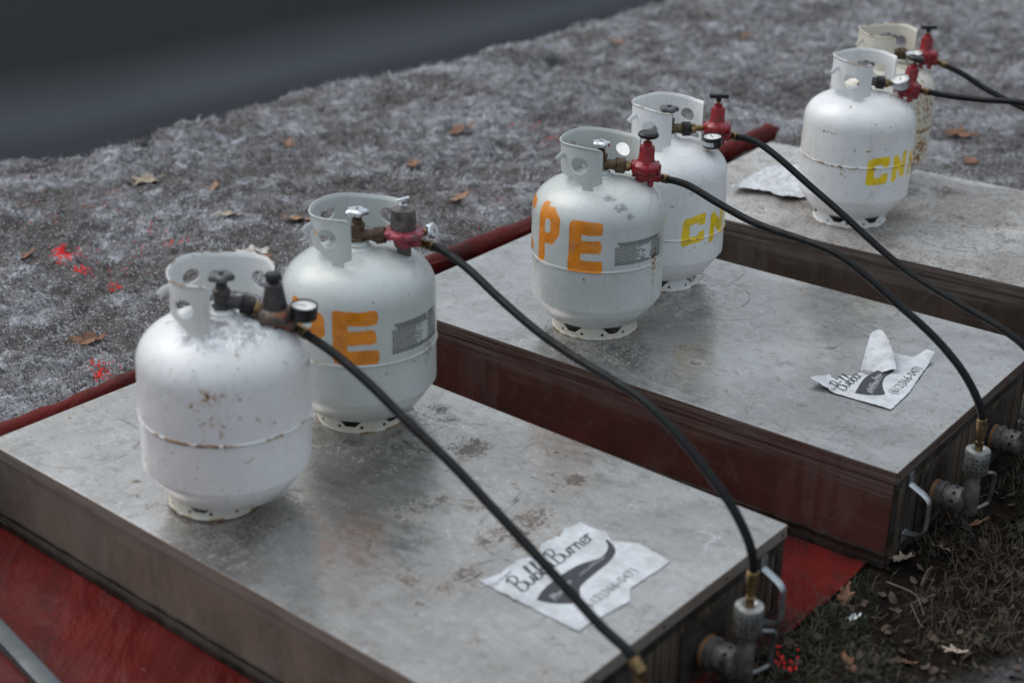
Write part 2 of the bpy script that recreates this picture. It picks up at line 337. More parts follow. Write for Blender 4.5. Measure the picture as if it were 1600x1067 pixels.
def road_mat():
    g = G('wet_asphalt'); n = g.noise(1.2, 4, .6); f = g.noise(180, 3, .7)
    c = g.mix(g.ramp(n, .35, .65), (.0045, .0055, .0075), (.009, .011, .014)); sh = g.attr('shoulder'); c = g.mix(sh, c, (.040, .047, .055))
    c = g.mix(g.mth('MULTIPLY', g.ramp(f, .5, .7), .25), c, (.06, .065, .07))
    return g.out(c, g.ramp(n, .3, .7, .7, .85), 0, g.bump(f, .5, .004), spec=.05)
M_road = road_mat()
def paper_mat():
    g = G('weathered_paper'); n = g.noise(20, 6, .65); c = g.mix(g.ramp(n, .35, .65), (.44, .46, .485), (.60, .62, .65))
    c = g.mix(g.mth('MULTIPLY', g.ramp(g.noise(110, 5, .7), .66, .70), .5), c, (.30, .22, .17)); c = g.mix(g.mth('MULTIPLY', g.ramp(g.noise(14, 6, .75, off=4), .5, .7), .45), c, (.38, .33, .29))
    return g.out(c, .75, 0, g.bump(g.noise(60, 5, .6), .3, .003, g.bump(g.noise(14, 3), .4, .01)))
M_paper = paper_mat()
def ink_mat(name, col, fade):
    g = G(name); n = g.noise(500, 3, .7); return g.out(g.mix(g.ramp(n, .5, .7), col, tuple(x+fade for x in col)), .7)
M_ink = ink_mat('black_ink', (.03, .033, .04), .05); M_inkfaint = ink_mat('faded_ink', (.10, .105, .12), .12); M_printwhite = ink_mat('light_print', (.30, .31, .33), .15)
M_label = simple('label_film', (.50, .53, .52), .35, 0, .06, 50, .05)
M_print = simple('label_print', (.012, .012, .014), .5, 0, .1, 50, .02)
def leaf_mat(name, c1, c2):
    g = G(name); n = g.noise(40, 5, .6); return g.out(g.mix(g.ramp(n, .35, .65), c1, c2), .7, 0, g.bump(n, .4, .004))
M_leaf = dict(tan=leaf_mat('tan_leaf', (.27, .21, .15), (.38, .31, .24)), brown=leaf_mat('brown_leaf', (.10, .045, .025), (.20, .09, .045)), orange=leaf_mat('orange_brown_leaf', (.19, .095, .055), (.28, .155, .09)), dark=leaf_mat('dark_leaf', (.05, .03, .02), (.10, .055, .03)), twig=leaf_mat('twig_bark', (.10, .075, .055), (.20, .155, .12)), pale=leaf_mat('pale_leaf', (.40, .36, .32), (.55, .52, .48)))

# ------------------------------------------------------------------ layout
TH = [-0.69552, -0.658555, -0.608195]
NR = [(.0068, 1.7536), (.7586, 2.5558), (1.541, 3.380)]      # near right corners of the three boxes
LEN, WID = 1.38, .785
HB = [.19, .22, .22]
LEAN = {0: R(2.0)}              # the plain tank stands a little askew on its bent foot ring
TK = [(-.5285, 2.4260), (-.3106, 2.7875), (.19755, 3.27375), (.37972, 3.57671), (.96854, 4.06645), (1.11004, 4.41687)]
def frame(i): return Vector((math.cos(TH[i]), math.sin(TH[i]), 0)), Vector((-math.sin(TH[i]), math.cos(TH[i]), 0))
def toloc(i, u, v):
    p = unp(u, v) - Vector((*NR[i], ZT)); e, n = frame(i); return p.dot(e), p.dot(n)
def PQ(x, y): return (x+1.056)*.724-(y-2.641)*.69, (x+1.056)*.69+(y-2.641)*.724

# ------------------------------------------------------------------ ground
def base_h(x, y):
    p, q = PQ(x, y)
    ex, ey = math.cos(TH[2]), math.sin(TH[2]); b3 = -(x-NR[2][0])*ey+(y-NR[2][1])*ex
    low = .027-.029*sst(.80, 1.02, q); bank = np.maximum(sst(0, -.07, p), sst(.80, .92, b3))
    return low*(1-bank)+bank*.155
def roadline(x):               # y of the road's near edge
    xs = [-6, -1.74, -1.47, -1.26, -.75, -.02, .55, 1.2, 6]; ys = [3.2, 4.83, 5.08, 5.43, 5.95, 6.74, 7.42, 8.15, 13.5]
    return np.interp(x, xs, ys)
MK = [(102, 385, .075, 1.0), (125, 402, .05, .9), (95, 378, .05, .8), (150, 412, .03, .8), (175, 430, .03, .95), (200, 410, .04, .7), (60, 318, .03, .6), (85, 316, .02, .6), (130, 322, .03, .6), (160, 326, .03, .5), (185, 330, .02, .5), (30, 322, .03, .5), (45, 345, .02, .5), (160, 580, .03, .8), (162, 590, .022, .9), (155, 562, .025, .6), (233, 360, .02, .5), (233, 352, .03, .45), (258, 378, .03, .6), (862, 212, .03, .9), (878, 216, .03, .8), (20, 345, .02, .5), (215, 345, .03, .4)]
FK = [(110, 320, .25, .6), (845, 200, .10, 1.0), (820, 192, .10, .9), (250, 378, .12, .9), (205, 395, .12, .6), (725, 310, .15, .7), (740, 345, .15, .7), (190, 560, .12, .6), (745, 365, .12, .6)]
def snow_ground():
    x0, x1, y0, y1, h = -3.6, 4.6, 1.0, 9.8, .013
    nu = int((x1-x0)/h); nv = int((y1-y0)/h)
    X, Y = np.meshgrid(np.linspace(x0, x1, nu), np.linspace(y0, y1, nv), indexing='ij')
    H = base_h(X, Y); P, Q = PQ(X, Y)
    inside = sst(-.02, .05, P)*(1-sst(.86, .92, -(X-NR[2][0])*math.sin(TH[2])+(Y-NR[2][1])*math.cos(TH[2])))
    a = fbm(X, Y, 3, 1.6, 3); b = fbm(X, Y, 11, 6, 4, .6); c = fbm(X, Y, 21, 32, 3, .65); rid = 1-np.abs(2*fbm(X+b*.2, Y, 31, 4.2, 3)-1)
    near = np.clip(-P/.35, 0, 1)*.75+.25
    bmp = ((a-.5)*.08+(b-.5)*.062+(rid-.75)*.012)*near+(c-.5)*.040*(.4+.6*near)
    Z = H+bmp*(1-inside)-.006*(1-inside)
    # ditch the snow under the road
    rl = roadline(X)+(fbm(X, Y, 41, 2, 5, .65)-.5)*.30
    Z = Z-sst(-.30, .18, Y-rl)*.10
    pit = np.clip(.5-(b-.5)*2.2-(rid-.75)*1.2, 0, 1)
    mark = np.zeros_like(X); faint = np.zeros_like(X)
    for L, A in ((MK, mark), (FK, faint)):
        for u, v, r, s in L:
            c_ = unp(u, v, -.065); A[:] = np.maximum(A, (s if A is mark else s*.45)*np.exp(-((X-c_.x)**2+((Y-c_.y)*.8)**2)/(r*.78)**2))
    V = np.stack([X, Y, Z], -1).reshape(-1, 3); Fq = gridfaces(nu, nv)
    Pf = P.ravel()[Fq].mean(1); Yf = (Y-rl).ravel()[Fq].mean(1)
    keep = (Pf < 1.0) & (Yf < .5)
    at = dict(pit=pit, mark=mark, faint=faint)
    def sub(Fq):
        us = np.unique(Fq); rm = -np.ones(len(V), int); rm[us] = np.arange(len(us)); return us, rm[Fq]
    us, F2 = sub(Fq[keep]); o = npmesh('snow_ground', V[us], F2, M_snow, attrs={k: v_.ravel()[us] for k, v_ in at.items()}); props(o, kind='structure')
snow_ground()
def dirt_ground():
    h = .008; P, Q = np.meshgrid(np.arange(.98, 3.4, h), np.arange(-1.6, 4.5, h*1.4), indexing='ij')
    X = -1.056+P*.724+Q*.69; Y = 2.641-P*.69+Q*.724
    s = sst(1.36, 1.5, P); Z = base_h(X, Y)+((fbm(X, Y, 51, 9, 5, .6)-.5)*.05+(fbm(X, Y, 61, 50, 2)-.5)*.014)*s-.012*s-.005*(1-s)
    grit = sst(.40, .62, (P-1.66)*1.0+ (fbm(X, Y, 71, 6, 4)-.5)*.35 + .35)
    grit = sst(1.64, 1.76, P+(fbm(X, Y, 71, 6, 4)-.5)*.22)
    props(npmesh('soil_ground', np.stack([X, Y, Z], -1).reshape(-1, 3), gridfaces(*P.shape), M_dirt, attrs=dict(grit=grit)), kind='structure')
dirt_ground()
def road():
    xs = np.linspace(-60, 60, 400); t = np.concatenate([np.linspace(-.6, 1.6, 24), np.linspace(1.8, 9, 20)])
    X, Tt = np.meshgrid(xs, t, indexing='ij'); Y = np.interp(X, [-60, -6, -1.74, 1.2, 6, 60], [-46, 3.1, 4.75, 8.05, 13.3, 70])+Tt*1.35
    Z = .118+0*X; sh = np.clip(1-(Tt-.1-fbm(X, Y, 81, .8, 3)*.5)/.8, 0, 1)*(1-sst(-.3, .1, -Tt+.1)*.5)
    props(npmesh('road', np.stack([X, Y, Z], -1).reshape(-1, 3), gridfaces(*X.shape), M_road, attrs=dict(shoulder=sh)), kind='structure')
road()
def far_ground():
    o = npmesh('far_ground', [(-150, -150, -.04), (150, -150, -.04), (150, 150, -.04), (-150, 150, -.04)], [(0, 1, 2, 3)], M_snow); props(o, kind='structure')
far_ground()

def frosted_grass(n_=230000):
    rs = np.random.RandomState(12); t = rs.rand(n_*2)**1.35; Y = 1.9+t*7.2; X = rs.uniform(-.62, .62, n_*2)*(Y+.6)*.86+rs.uniform(-.2, .2, n_*2)
    P, Q = PQ(X, Y); b3 = -(X-NR[2][0])*math.sin(TH[2])+(Y-NR[2][1])*math.cos(TH[2])
    dens = fbm(X, Y, 171, 5, 4, .6); ok = ((P < -.085) | (b3 > .84)) & (Y < roadline(X)-.12) & (dens > rs.uniform(.15, .66, len(X))) & (P < 2.3)
    X = X[ok][:n_]; Y = Y[ok][:n_]; P = P[ok][:n_]; k = len(X)
    H = base_h(X, Y); a_ = fbm(X, Y, 3, 1.6, 3); b_ = fbm(X, Y, 11, 6, 4, .6); c_ = fbm(X, Y, 21, 32, 3, .65); rid = 1-np.abs(2*fbm(X+b_*.2, Y, 31, 4.2, 3)-1); near = np.clip(-P/.35, 0, 1)*.75+.25
    Z = H+((a_-.5)*.08+(b_-.5)*.062+(rid-.75)*.012)*near+(c_-.5)*.040*(.4+.6*near)-.010-sst(-.30, .18, Y-roadline(X))*.10
    an = fbm(X, Y, 181, 3, 2)*9+rs.uniform(-1.2, 1.2, k); ln = rs.uniform(.007, .024, k)*(1+.3*(Y > 5)); lean = rs.uniform(.25, 1.4, k); wd = rs.uniform(.0007, .0017, k)*(1+.5*(Y > 4.5)); dx, dy = np.cos(an), np.sin(an)
    V = np.zeros((k, 6, 3))
    for j, t_ in enumerate((0, .5, 1)):
        bd = np.minimum(lean*(.6+.7*t_), 1.5); hx = ln*t_*np.sin(bd); hz = ln*t_*np.cos(bd)
        for q, sg in enumerate((-1, 1)):
            w_ = wd*(1-t_*.7)*sg; V[:, j*2+q] = np.stack([X+dx*hx-dy*w_, Y+dy*hx+dx*w_, Z+hz], -1)
    mark = np.zeros(k)
    for u, v, r_, s_ in MK:
        q_ = unp(u, v, -.065); mark = np.maximum(mark, s_*np.exp(-((X-q_.x)**2+((Y-q_.y)*.8)**2)/(r_*.72)**2))
    for u, v, r_, s_ in FK:
        q_ = unp(u, v, -.065); mark = np.maximum(mark, .13*s_*np.exp(-((X-q_.x)**2+((Y-q_.y)*.8)**2)/(r_*.62)**2))
    tone = np.clip(.56+(fbm(X, Y, 191, 7, 5, .7)-.5)*3.0+(c_-.5)*1.6+rs.normal(0, .22, k), 0, 1); red = (rs.rand(k) < mark*1.1).astype(float)
    b0 = np.arange(k)[:, None]*6; Fq = np.concatenate([b0+np.array([0, 1, 3, 2]), b0+np.array([2, 3, 5, 4])])
    g = G('frosted_blades'); tn = g.attr('tone'); tip = g.attr('tip')
    c = g.mix(g.ramp(tn, .15, .75), (.036, .032, .030), (.35, .345, .365)); c = g.mix(g.mth('MULTIPLY', g.ramp(tn, .55, 1.0), tip), c, (.56, .59, .65)); c = g.mix(g.attr('red'), c, (.88, .012, .012))
    m_ = g.out(c, .6, spec=.3)
    props(npmesh('frosted_grass', V.reshape(-1, 3), Fq, m_, smooth=False, attrs=dict(tone=np.repeat(tone, 6), tip=np.tile([0, 0, .5, .5, 1, 1], k), red=np.repeat(red, 6))), 'matted grey frosted grass with icy tips beside the road', 'grass', kind='stuff')
frosted_grass()

# ------------------------------------------------------------------ tarp
tarp = empty('tarp', (-.2, 2.4, .02), label='red vinyl tarp spread under the metal boxes, its left edge rolled up', cat='tarp')
def tarp_map(P, Q):
    X = -1.056+P*.724+Q*.69; Y = 2.641-P*.69+Q*.724
    gap = sst(.79, .86, Q)*(1-sst(1.0, 1.04, Q)) + sst(.0, -.12, Q)+sst(1.30, 1.34, P)
    Z = base_h(X, Y)+.0022+(fbm(P, Q*2.2, 91, 3.2, 3)*.016)*np.clip(gap, 0, 1)*sst(1.37, 1.3, P)
    return np.stack([X+.2, Y-2.4, Z-.02], -1)
edge = [(.0, -1.4), (1.30, -1.4), (1.375, -.6), (1.37, 0), (1.385, .5), (1.378, .86), (1.36, .95), (1.345, 1.12), (1.32, 1.3), (1.30, 1.5), (.0, 1.5)]
sdf_sheet('tarp_sheet', .0, 1.42, -1.4, 1.5, .011, poly_sdf(edge), tarp_map, M_tarp, tarp)
mb = MB()
path = [unp(*q, -.024) for q in [(-520, 884), (-150, 741), (0, 681), (105, 640), (210, 597), (330, 549), (440, 506), (560, 459), (680, 412), (760, 382), (830, 355), (930, 316), (1040, 274), (1136, 236), (1190, 212), (1216, 201)]]
rp = spline([p-Vector((-.2, 2.4, .02)) for p in path], 6); n = len(rp)
mb.tube(rp, [(.0215 + .009*min(1, i/(n*.55)) + .002*math.sin(i*1.7) + .0015*math.sin(i*.61))*(1 if i < n-4 else (n-i)/5) for i in range(n)], 14)
# the loose last turn of the roll
for off, rr in ((.020, .010), (.008, .013)):
    mb.tube([p+Vector((off*.7, -off*.7, .014-off*.25+.002*math.sin(k*.8))) for k, p in enumerate(rp[44:-8])], [rr*(.8+.25*math.sin(k*.45+off*50)) for k in range(len(rp[44:-8]))], 8)
mb.build('rolled_edge', M_tarp, tarp, 60)

# ------------------------------------------------------------------ boxes
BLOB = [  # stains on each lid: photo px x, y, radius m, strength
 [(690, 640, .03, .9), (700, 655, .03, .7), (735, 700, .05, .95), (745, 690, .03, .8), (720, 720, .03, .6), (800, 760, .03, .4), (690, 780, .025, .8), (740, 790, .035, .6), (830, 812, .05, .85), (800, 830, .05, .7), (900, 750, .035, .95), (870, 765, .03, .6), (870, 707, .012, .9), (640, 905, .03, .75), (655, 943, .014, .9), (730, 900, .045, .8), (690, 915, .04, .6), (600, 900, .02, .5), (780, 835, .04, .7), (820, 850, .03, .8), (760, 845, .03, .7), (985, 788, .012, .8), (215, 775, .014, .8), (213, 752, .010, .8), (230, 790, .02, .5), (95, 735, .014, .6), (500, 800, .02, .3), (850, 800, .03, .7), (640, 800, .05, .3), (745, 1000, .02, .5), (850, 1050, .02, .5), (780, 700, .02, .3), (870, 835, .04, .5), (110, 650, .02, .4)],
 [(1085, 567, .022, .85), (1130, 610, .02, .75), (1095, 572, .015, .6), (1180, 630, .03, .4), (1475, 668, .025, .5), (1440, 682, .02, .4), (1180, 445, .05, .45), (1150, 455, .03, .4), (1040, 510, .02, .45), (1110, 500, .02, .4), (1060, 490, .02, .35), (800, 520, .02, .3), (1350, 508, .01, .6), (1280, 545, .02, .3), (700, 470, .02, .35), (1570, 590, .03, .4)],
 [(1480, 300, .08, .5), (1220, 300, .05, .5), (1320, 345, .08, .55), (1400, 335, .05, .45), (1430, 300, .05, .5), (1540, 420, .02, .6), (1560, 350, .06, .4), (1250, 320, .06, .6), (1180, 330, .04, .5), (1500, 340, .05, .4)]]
RING = [[(560, 655, .105, .004), (700, 672, .10, .004), (735, 700, .105, .003), (720, 830, .11, .003), (840, 830, .11, .003), (700, 850, .14, .003), (130, 690, .11, .003), (890, 720, .10, .002)],
        [(800, 485, .10, .0025), (770, 455, .10, .002), (935, 515, .125, .003), (1110, 460, .10, .0035), (1130, 470, .12, .0025), (1010, 575, .16, .002), (1090, 420, .12, .003)],
        [(1450, 345, .10, .004), (1500, 370, .12, .004), (1330, 330, .115, .004), (1240, 270, .11, .003), (1520, 350, .10, .003)]]
def burner(i, sv, root, zt):
    b = MB(); stub = Matrix.Translation((0, sv, zt-.13)) @ Matrix.Rotation(math.pi/2, 4, 'Y')
    b.lathe([(.027, .004), (.029, .006), (.029, .022), (.031, .023), (.031, .030), (.026, .032), (.026, .040), (.029, .041), (.029, .068), (.022, .074), (.012, .080), (.012, .078)], stub, 28)
    b.lathe([(.015, -.150), (.016, -.148), (.016, -.085), (.013, -.08), (.013, -.055)], T(.085, sv, zt), 20)
    bo = b.build('burner', M_cast, root)
    c = MB(); c.lathe([(.010, -.062), (.020, -.058), (.0255, -.050), (.0255, -.006), (.024, -.002), (.014, 0), (.010, -.003)], T(.085, sv, zt), 32)
    c.build('air_can', M_canmetal, bo)
    h = MB()
    for k in range(16):
        a = 2*math.pi*k/16
        for zz in (-.016, -.025, -.034, -.043):
            h.lathe([(.0021, 0), (.0021, .0006)], along((.085+.0252*math.cos(a+(.1 if int(zz*1000) % 2 else 0)), sv+.0252*math.sin(a), zt+zz), (math.cos(a), math.sin(a), 0)), 8)
    h.build('vent_holes', M_hole, bo); h = MB()
    for k in range(10):
        a = 2*math.pi*k/10
        h.lathe([(.004, 0), (.004, .0006)], along((.055, sv+.0288*math.sin(a), zt-.13+.0288*math.cos(a)), (0, math.sin(a), math.cos(a))), 8)
    h.build('vent_holes', M_hole, bo)
    g_ = MB(); g_.lathe([(.0285, 0), (.0305, .001), (.0305, .005), (.0285, .006)], Matrix.Translation((.008, sv, zt-.13)) @ Matrix.Rotation(math.pi/2, 4, 'Y'), 28); g_.build('rusty_ring', M_rustring, bo)
    l = MB(); p = [(.085, sv+.012, zt-.060), (.100, sv+.035, zt-.066), (.108, sv+.050, zt-.072), (.110, sv+.054, zt-.085), (.106, sv+.052, zt-.135), (.104, sv+.048, zt-.143), (.09, sv+.022, zt-.150), (.075, sv-.012, zt-.146), (.070, sv-.018, zt-.13), (.068, sv-.018, zt-.115)]
    l.tube(spline(p, 5), .0042, 10); l.build('wire_loop', M_steeldull, bo)
    f = MB(); f.lathe([(.009, -.002), (.009, .016), (.007, .017), (.007, .030), (.0095, .031), (.0095, .046), (.006, .047)], T(.085, sv, zt), 6)
    f.build('brass_fitting', M_brass, bo)
M_canmetal = simple('galvanised_can', (.30, .30, .29), .45, .8, .3, 60, .2, (.16, .15, .14)); M_steeldull = simple('dull_rod', (.16, .165, .17), .42, .8, .25, 60, .2)
M_hole = simple('hole_black', (.004, .004, .004), .9, 0, .1, 20, 0); M_rustring = simple('rusted_band', (.30, .14, .05), .6, .6, .3, 90, .4)
BL = ['nearest worn aluminium box carrying the plain white tank and an orange lettered tank',
      'middle aluminium box with reddish dark side, carrying tanks with orange and yellow letters',
      'farthest speckled aluminium box, behind the other two, carrying the rusty tank']
for i in range(3):
    H = HB[i]; root = empty('metal_box', (*NR[i], ZT-H), TH[i], label=BL[i], cat='metal box', group='flat aluminium boxes in a row')
    # lid: dense top sheet with folded rim
    h = .003; na = int(LEN/h); nb = int(WID/h)
    A, B = np.meshgrid(np.linspace(-LEN, 0, na), np.linspace(0, WID, nb), indexing='ij')
    dent = (fbm(A, B, 101+i*7, 2.2, 3)-.5)*.0018*np.clip(np.minimum(np.minimum(-A, LEN+A), np.minimum(B, WID-B))/.12, 0, 1)
    stain_shade = np.zeros_like(A); ring = np.zeros_like(A)
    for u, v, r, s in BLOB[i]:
        a, b = toloc(i, u, v); stain_shade = np.maximum(stain_shade, (s+(.30, .16, .34)[i])*np.exp(-((A-a)**2+(B-b)**2)/(r*.95)**2))
    for k, (u, v, r, wd) in enumerate(RING[i]):
        a, b = toloc(i, u, v); ang = np.arctan2(B-b, A-a); d = np.abs(np.hypot(A-a, B-b)-r-.002*np.sin(2*ang+k))
        ring = np.maximum(ring, sst(wd, wd*.3, d)*sst(-.3, .5, np.sin(ang+k*2.3)+.3))
    for tx_, ty_ in TK:        # brown grime plus each tank's dark reflection and shade, painted round it
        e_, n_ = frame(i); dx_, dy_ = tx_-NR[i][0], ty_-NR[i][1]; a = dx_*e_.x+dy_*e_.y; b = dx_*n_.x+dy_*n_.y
        if -LEN < a < 0 and 0 < b < WID: stain_shade = np.maximum(stain_shade, .56*np.exp(-(((A-a-.05)/.20)**2+((B-b+.03)/.16)**2)**1.5))
    edg = np.minimum(np.minimum(-A, LEN+A), np.minimum(B, WID-B)); stain_shade = np.maximum(stain_shade, .35*np.exp(-edg/.006))
    rim = np.clip(1-edg/.0045, 0, 1)**2*.0003
    Z = H+dent-rim
    V = np.stack([A, B, Z], -1).reshape(-1, 3)
    lid = npmesh('lid', V, gridfaces(na, nb), M_lid[i], root, attrs=dict(stain_shade=stain_shade, ring=ring))
    rm_ = MB(); z1 = H-.0006; z0 = H-.026; t = .0015
    for a, b in (((-LEN, -t, z0), (0, .001, z1)), ((-LEN, WID-.001, z0), (0, WID+t, z1)), ((-t, 0, z0), (t, WID, z1)), ((-LEN-t, 0, z0), (-LEN+t, WID, z1))): rm_.box(a, b)
    rm_.build('lid_rim', M_side[i] if i else M_side[0], lid)
    sd_ = MB(); sd_.box((-LEN+.004, .003, .001), (-.004, WID-.003, H-.006)); so = sd_.build('side_walls', M_side[i], root)
    fl = MB()
    fl.box((-LEN+.002, -.007, .0005), (-.002, .0028, .0045)); fl.box((-LEN+.002, -.008, .0045), (-.002, -.0062, .016)); fl.box((-LEN+.002, -.0005, .022), (-.002, .0022, .030), bev=.0008)
    fl.box((-LEN+.002, WID-.0028, .0005), (-.002, WID+.007, .0045))
    fl.build('bottom_flange', M_end, root)
    # right end: slats, corner posts, handles, burner plates
    ep = MB(); ep.box((-.0035, .004, .002), (.0005, .026, H-.027)); ep.box((-.0035, WID-.026, .002), (.0005, WID-.004, H-.027)); ep.box((-.0035, .026, .002), (.0008, WID-.026, .016)); ep.box((-.0035, .026, H-.046), (.0008, WID-.026, H-.027))
    for y in (.015, .2, .39, .58, WID-.015):
        ep.lathe([(.0035, 0), (.003, .0018), (0, .0026)], along((.0016, y, H-.014), (1, 0, 0)), 10)
    for y in (.015, WID-.015): ep.lathe([(.0035, 0), (.003, .0018), (0, .0026)], along((.0004, y, H-.045), (1, 0, 0)), 10)
    ep.build('end_frame', M_end, root)
    sl = MB(); y = .028
    while y < WID-.04:
        wd = random.uniform(.018, .034); sl.box((-.0036, y, .017), (random.uniform(-.002, .0), min(y+wd-.003, WID-.028), H-.047), bev=.0006); y += wd
    sl.build('end_slats', M_slat, root)
    for sv in (.2, .52):
        pl = MB(); pl.box((.001, sv-.072, .012), (.0032, sv+.072, H-.06), bev=.0007)
        for yy, zz in ((-.064, .02), (.064, .02), (-.064, H-.068), (.064, H-.068)): pl.lathe([(.003, 0), (.0025, .002), (0, .0026)], along((.003, sv+yy, zz), (1, 0, 0)), 8)
        pl.build('burner_plate', M_end, root); burner(i, sv, root, H)
    for sv in (.075, WID-.075):
        hd = MB(); p = [(.001, sv, H-.056), (.010, sv, H-.060), (.034, sv, H-.072), (.045, sv, H-.084), (.046, sv, H-.10), (.046, sv, H-.140), (.042, sv, H-.154), (.028, sv, H-.165), (.006, sv, H-.168), (.001, sv, H-.170)]
        hd.tube(spline(p, 4), .0095, 12, flat=(0, 1, 0)); hd.box((0.0008, sv-.011, H-.062), (.003, sv+.011, H-.030), bev=.0006); hd.box((0.0008, sv-.011, H-.19), (.003, sv+.011, H-.164), bev=.0006)
        hd.build('handle', M_steel, root)

# ------------------------------------------------------------------ tanks
WELD = [.190, .178, .190, .156, .193, .19]
def letter_strokes(kind):      # unit box x 0..1, y 0..1
    return {'E': [[(.14, .08), (.16, .92)], [(.16, .92), (.84, .92)], [(.15, .5), (.80, .52)], [(.14, .08), (.86, .08)]],
            'P': [[(.12, 0), (.12, 1)], [(.12, .92), (.6, .94), (.88, .82), (.88, .58), (.65, .42), (.15, .40)]],
            'C': [[(.95, .92), (.45, .95), (.15, .75), (.12, .3), (.4, .05), (.95, .06)]],
            'K': [[(.92, .95), (.15, .93), (.12, .06), (.90, .05)], [(.92, .95), (.92, .80)], [(.90, .05), (.90, .20)]],
            'N': [[(.1, 0), (.1, 1)], [(.1, .98), (.85, .04)], [(.88, 0), (.88, 1)]],
            'I': [[(.3, 0), (.3, 1)]]}[kind]
def make_tank(i, base, warm, rustamt, paint, letters, label, wheelmat, mouth, collar_dx=0, gloss=.3, res=640, dirt=0.3, printed=None):
    cx, cy = TK[i]; root = empty('propane_tank', (cx, cy, ZT), label=label, cat='propane tank', group='propane tanks standing on the boxes')
    if i in LEAN: root.rotation_euler.y = LEAN[i]; root.location.z += .0036
    M = tank_mat('tank_enamel', base, warm, rustamt, paint, off=i*3.7, gloss=gloss)
    # body profile
    prof = []; zb, hb_, zs, hs, ex, exb = .0895+(.001, 0, 0, 0, 0, 0)[i], .0785, .284, .087, 2.4, 2.03
    for k in range(26):
        a = math.pi/2*k/45; prof.append((.155*math.sin(a)**(2/exb), zb-hb_*math.cos(a)**(2/exb)))
    wz = WELD[i]
    zz = zb
    while zz < zs-.0015: zz += .0015 if abs(zz-wz) > .008 else .0008; prof.append((.155, min(zz, zs)))
    for k in range(1, 61):
        a = math.pi/2*k/60; prof.append((.155*math.cos(a)**(2/ex), zs+hs*math.sin(a)**(2/ex)))
    prof = np.array(prof); nv = len(prof); prof[:, 0] -= .0010*np.clip((zb+.035-prof[:, 1])/.075, 0, 1)**2*(prof[:, 0] > .05)*sst(.09, .12, prof[:, 0])
    az = np.linspace(0, 2*math.pi, res, endpoint=False); A, K = np.meshgrid(az, np.arange(nv), indexing='ij')
    r = prof[K, 0]; z = prof[K, 1]; face = math.atan2(-cy, -cx)     # azimuth that looks at the viewer's side
    ph = (A-face+math.pi) % (2*math.pi)-math.pi                      # + = towards image right
    u = ph*.155
    nz = fbm(ph*40, z*260, 200+i, 1, 3); z_w = wz+.0008*np.sin(3*ph)
    r = r+np.where(z > wz, .0006, -.0006)*(np.abs(z-wz) < .08)*(1-np.abs(z-wz)/.08)+.0021*np.exp(-((z-z_w)/.0026)**2)*(.75+.5*nz)
    r = r+(fbm(ph*3, z*14, 300+i, 1, 3)-.5)*.0012*(prof[K, 0] > .1)
    rr = prof[K, 0]
    frost = np.zeros_like(u)
    if mouth.get('frost'):
        d = np.hypot(u*rr/.155-.04, rr-.09); fr = np.exp(-(np.maximum(0, np.abs(ph-.25)-.9)/.3)**2)*sst(.125, .09, rr)*(z > .3)
        z = z+fr*(fbm(ph*30, rr*260, 401, 1, 4, .6)-.35)*.015; frost = fr
    paintv = np.zeros_like(u)
    for kind, p0, p1, z0, z1, wd, slant in letters:
        ua, ub = math.radians(p0)*.155, math.radians(p1)*.155
        x = u+(fbm(u*60, z*60, 410+i, .7, 3)-.5)*.004; y = z+(fbm(u*60, z*60, 420+i, .7, 3)-.5)*.004-slant*(u-ua)
        for st in letter_strokes(kind):
            d = seg_d(x, y, [(ua+(ub-ua)*q[0], z0+(z1-z0)*q[1]) for q in st]); paintv = np.maximum(paintv, np.maximum(sst(wd+.0035, wd-.003, d), .46*np.exp(-np.maximum(d-wd, 0)/.006)))
    if letters: paintv[z < .05] = 0
    n1 = fbm(ph*5, z*30, 430+i, 1, 5, .6); n2 = fbm(ph*22, z*140, 440+i, 1, 4, .6)
    rust = rustamt*(.9*np.exp(-((z-wz)/.004)**2)*sst(.45, .65, fbm(ph*6, z*3, 450+i, 1, 3))+.75*sst(.62-.15*rustamt, .75, n1)*sst(.55, .68, n2))
    rust = np.maximum(rust, rustamt*.8*np.exp(-((z-.075)/.02)**2)*sst(.55, .7, n1)*sst(.5, .62, n2))
    for p0, z0, sx, sz, s in mouth.get('rust', []):
        rust = np.maximum(rust, s*np.exp(-((np.degrees(ph)-p0)/sx)**2-((z-z0)/sz)**2)*sst(.35, .6, n2))
    dr = dirt*(sst(.45, .75, fbm(ph*4, z*9, 460+i, 1, 4)))*.9
    for p0, z0, sx, sz, s in mouth.get('dirt', []):
        dr = np.maximum(dr, s*np.exp(-((np.degrees(ph)-p0)/sx)**2-((z-z0)/sz)**2))
    V = np.stack([r*np.cos(A), r*np.sin(A), z], -1).reshape(-1, 3)
    npmesh('tank_body', V, gridfaces(res, nv, True), M, root, attrs=dict(paint=paintv, rust=rust, dirt=dr, frost=frost))
    # foot ring with cut-outs
    MC = tank_mat('ring_enamel', tuple(x*1.0 for x in base) if i not in (0, 1, 2) else (.62, .60, .52), (.5, .42, .3), 1, off=i*2.2+1, gloss=.45)
    rf = (.085, .091, .098, .098, .100, .100)[i]; rdx = (-.024, -.003, 0, 0, 0, 0)[i]; L = 2*math.pi*rf
    def sd_ring(U, V):
        s = np.maximum(V-.034, -V)
        k = (U/L*6) % 1*L/6-L/12
        # trapezoid openings under the body and round holes
        s = np.maximum(s, -np.maximum(np.abs(k)-(.0135+(V-.016)*1.1), .0125-V))
        k2 = ((U/L*6)+.5) % 1*L/6-L/12
        s = np.maximum(s, -(np.hypot((np.abs(k2)-.024)*.9, V-.0115)-.0034))
        return s
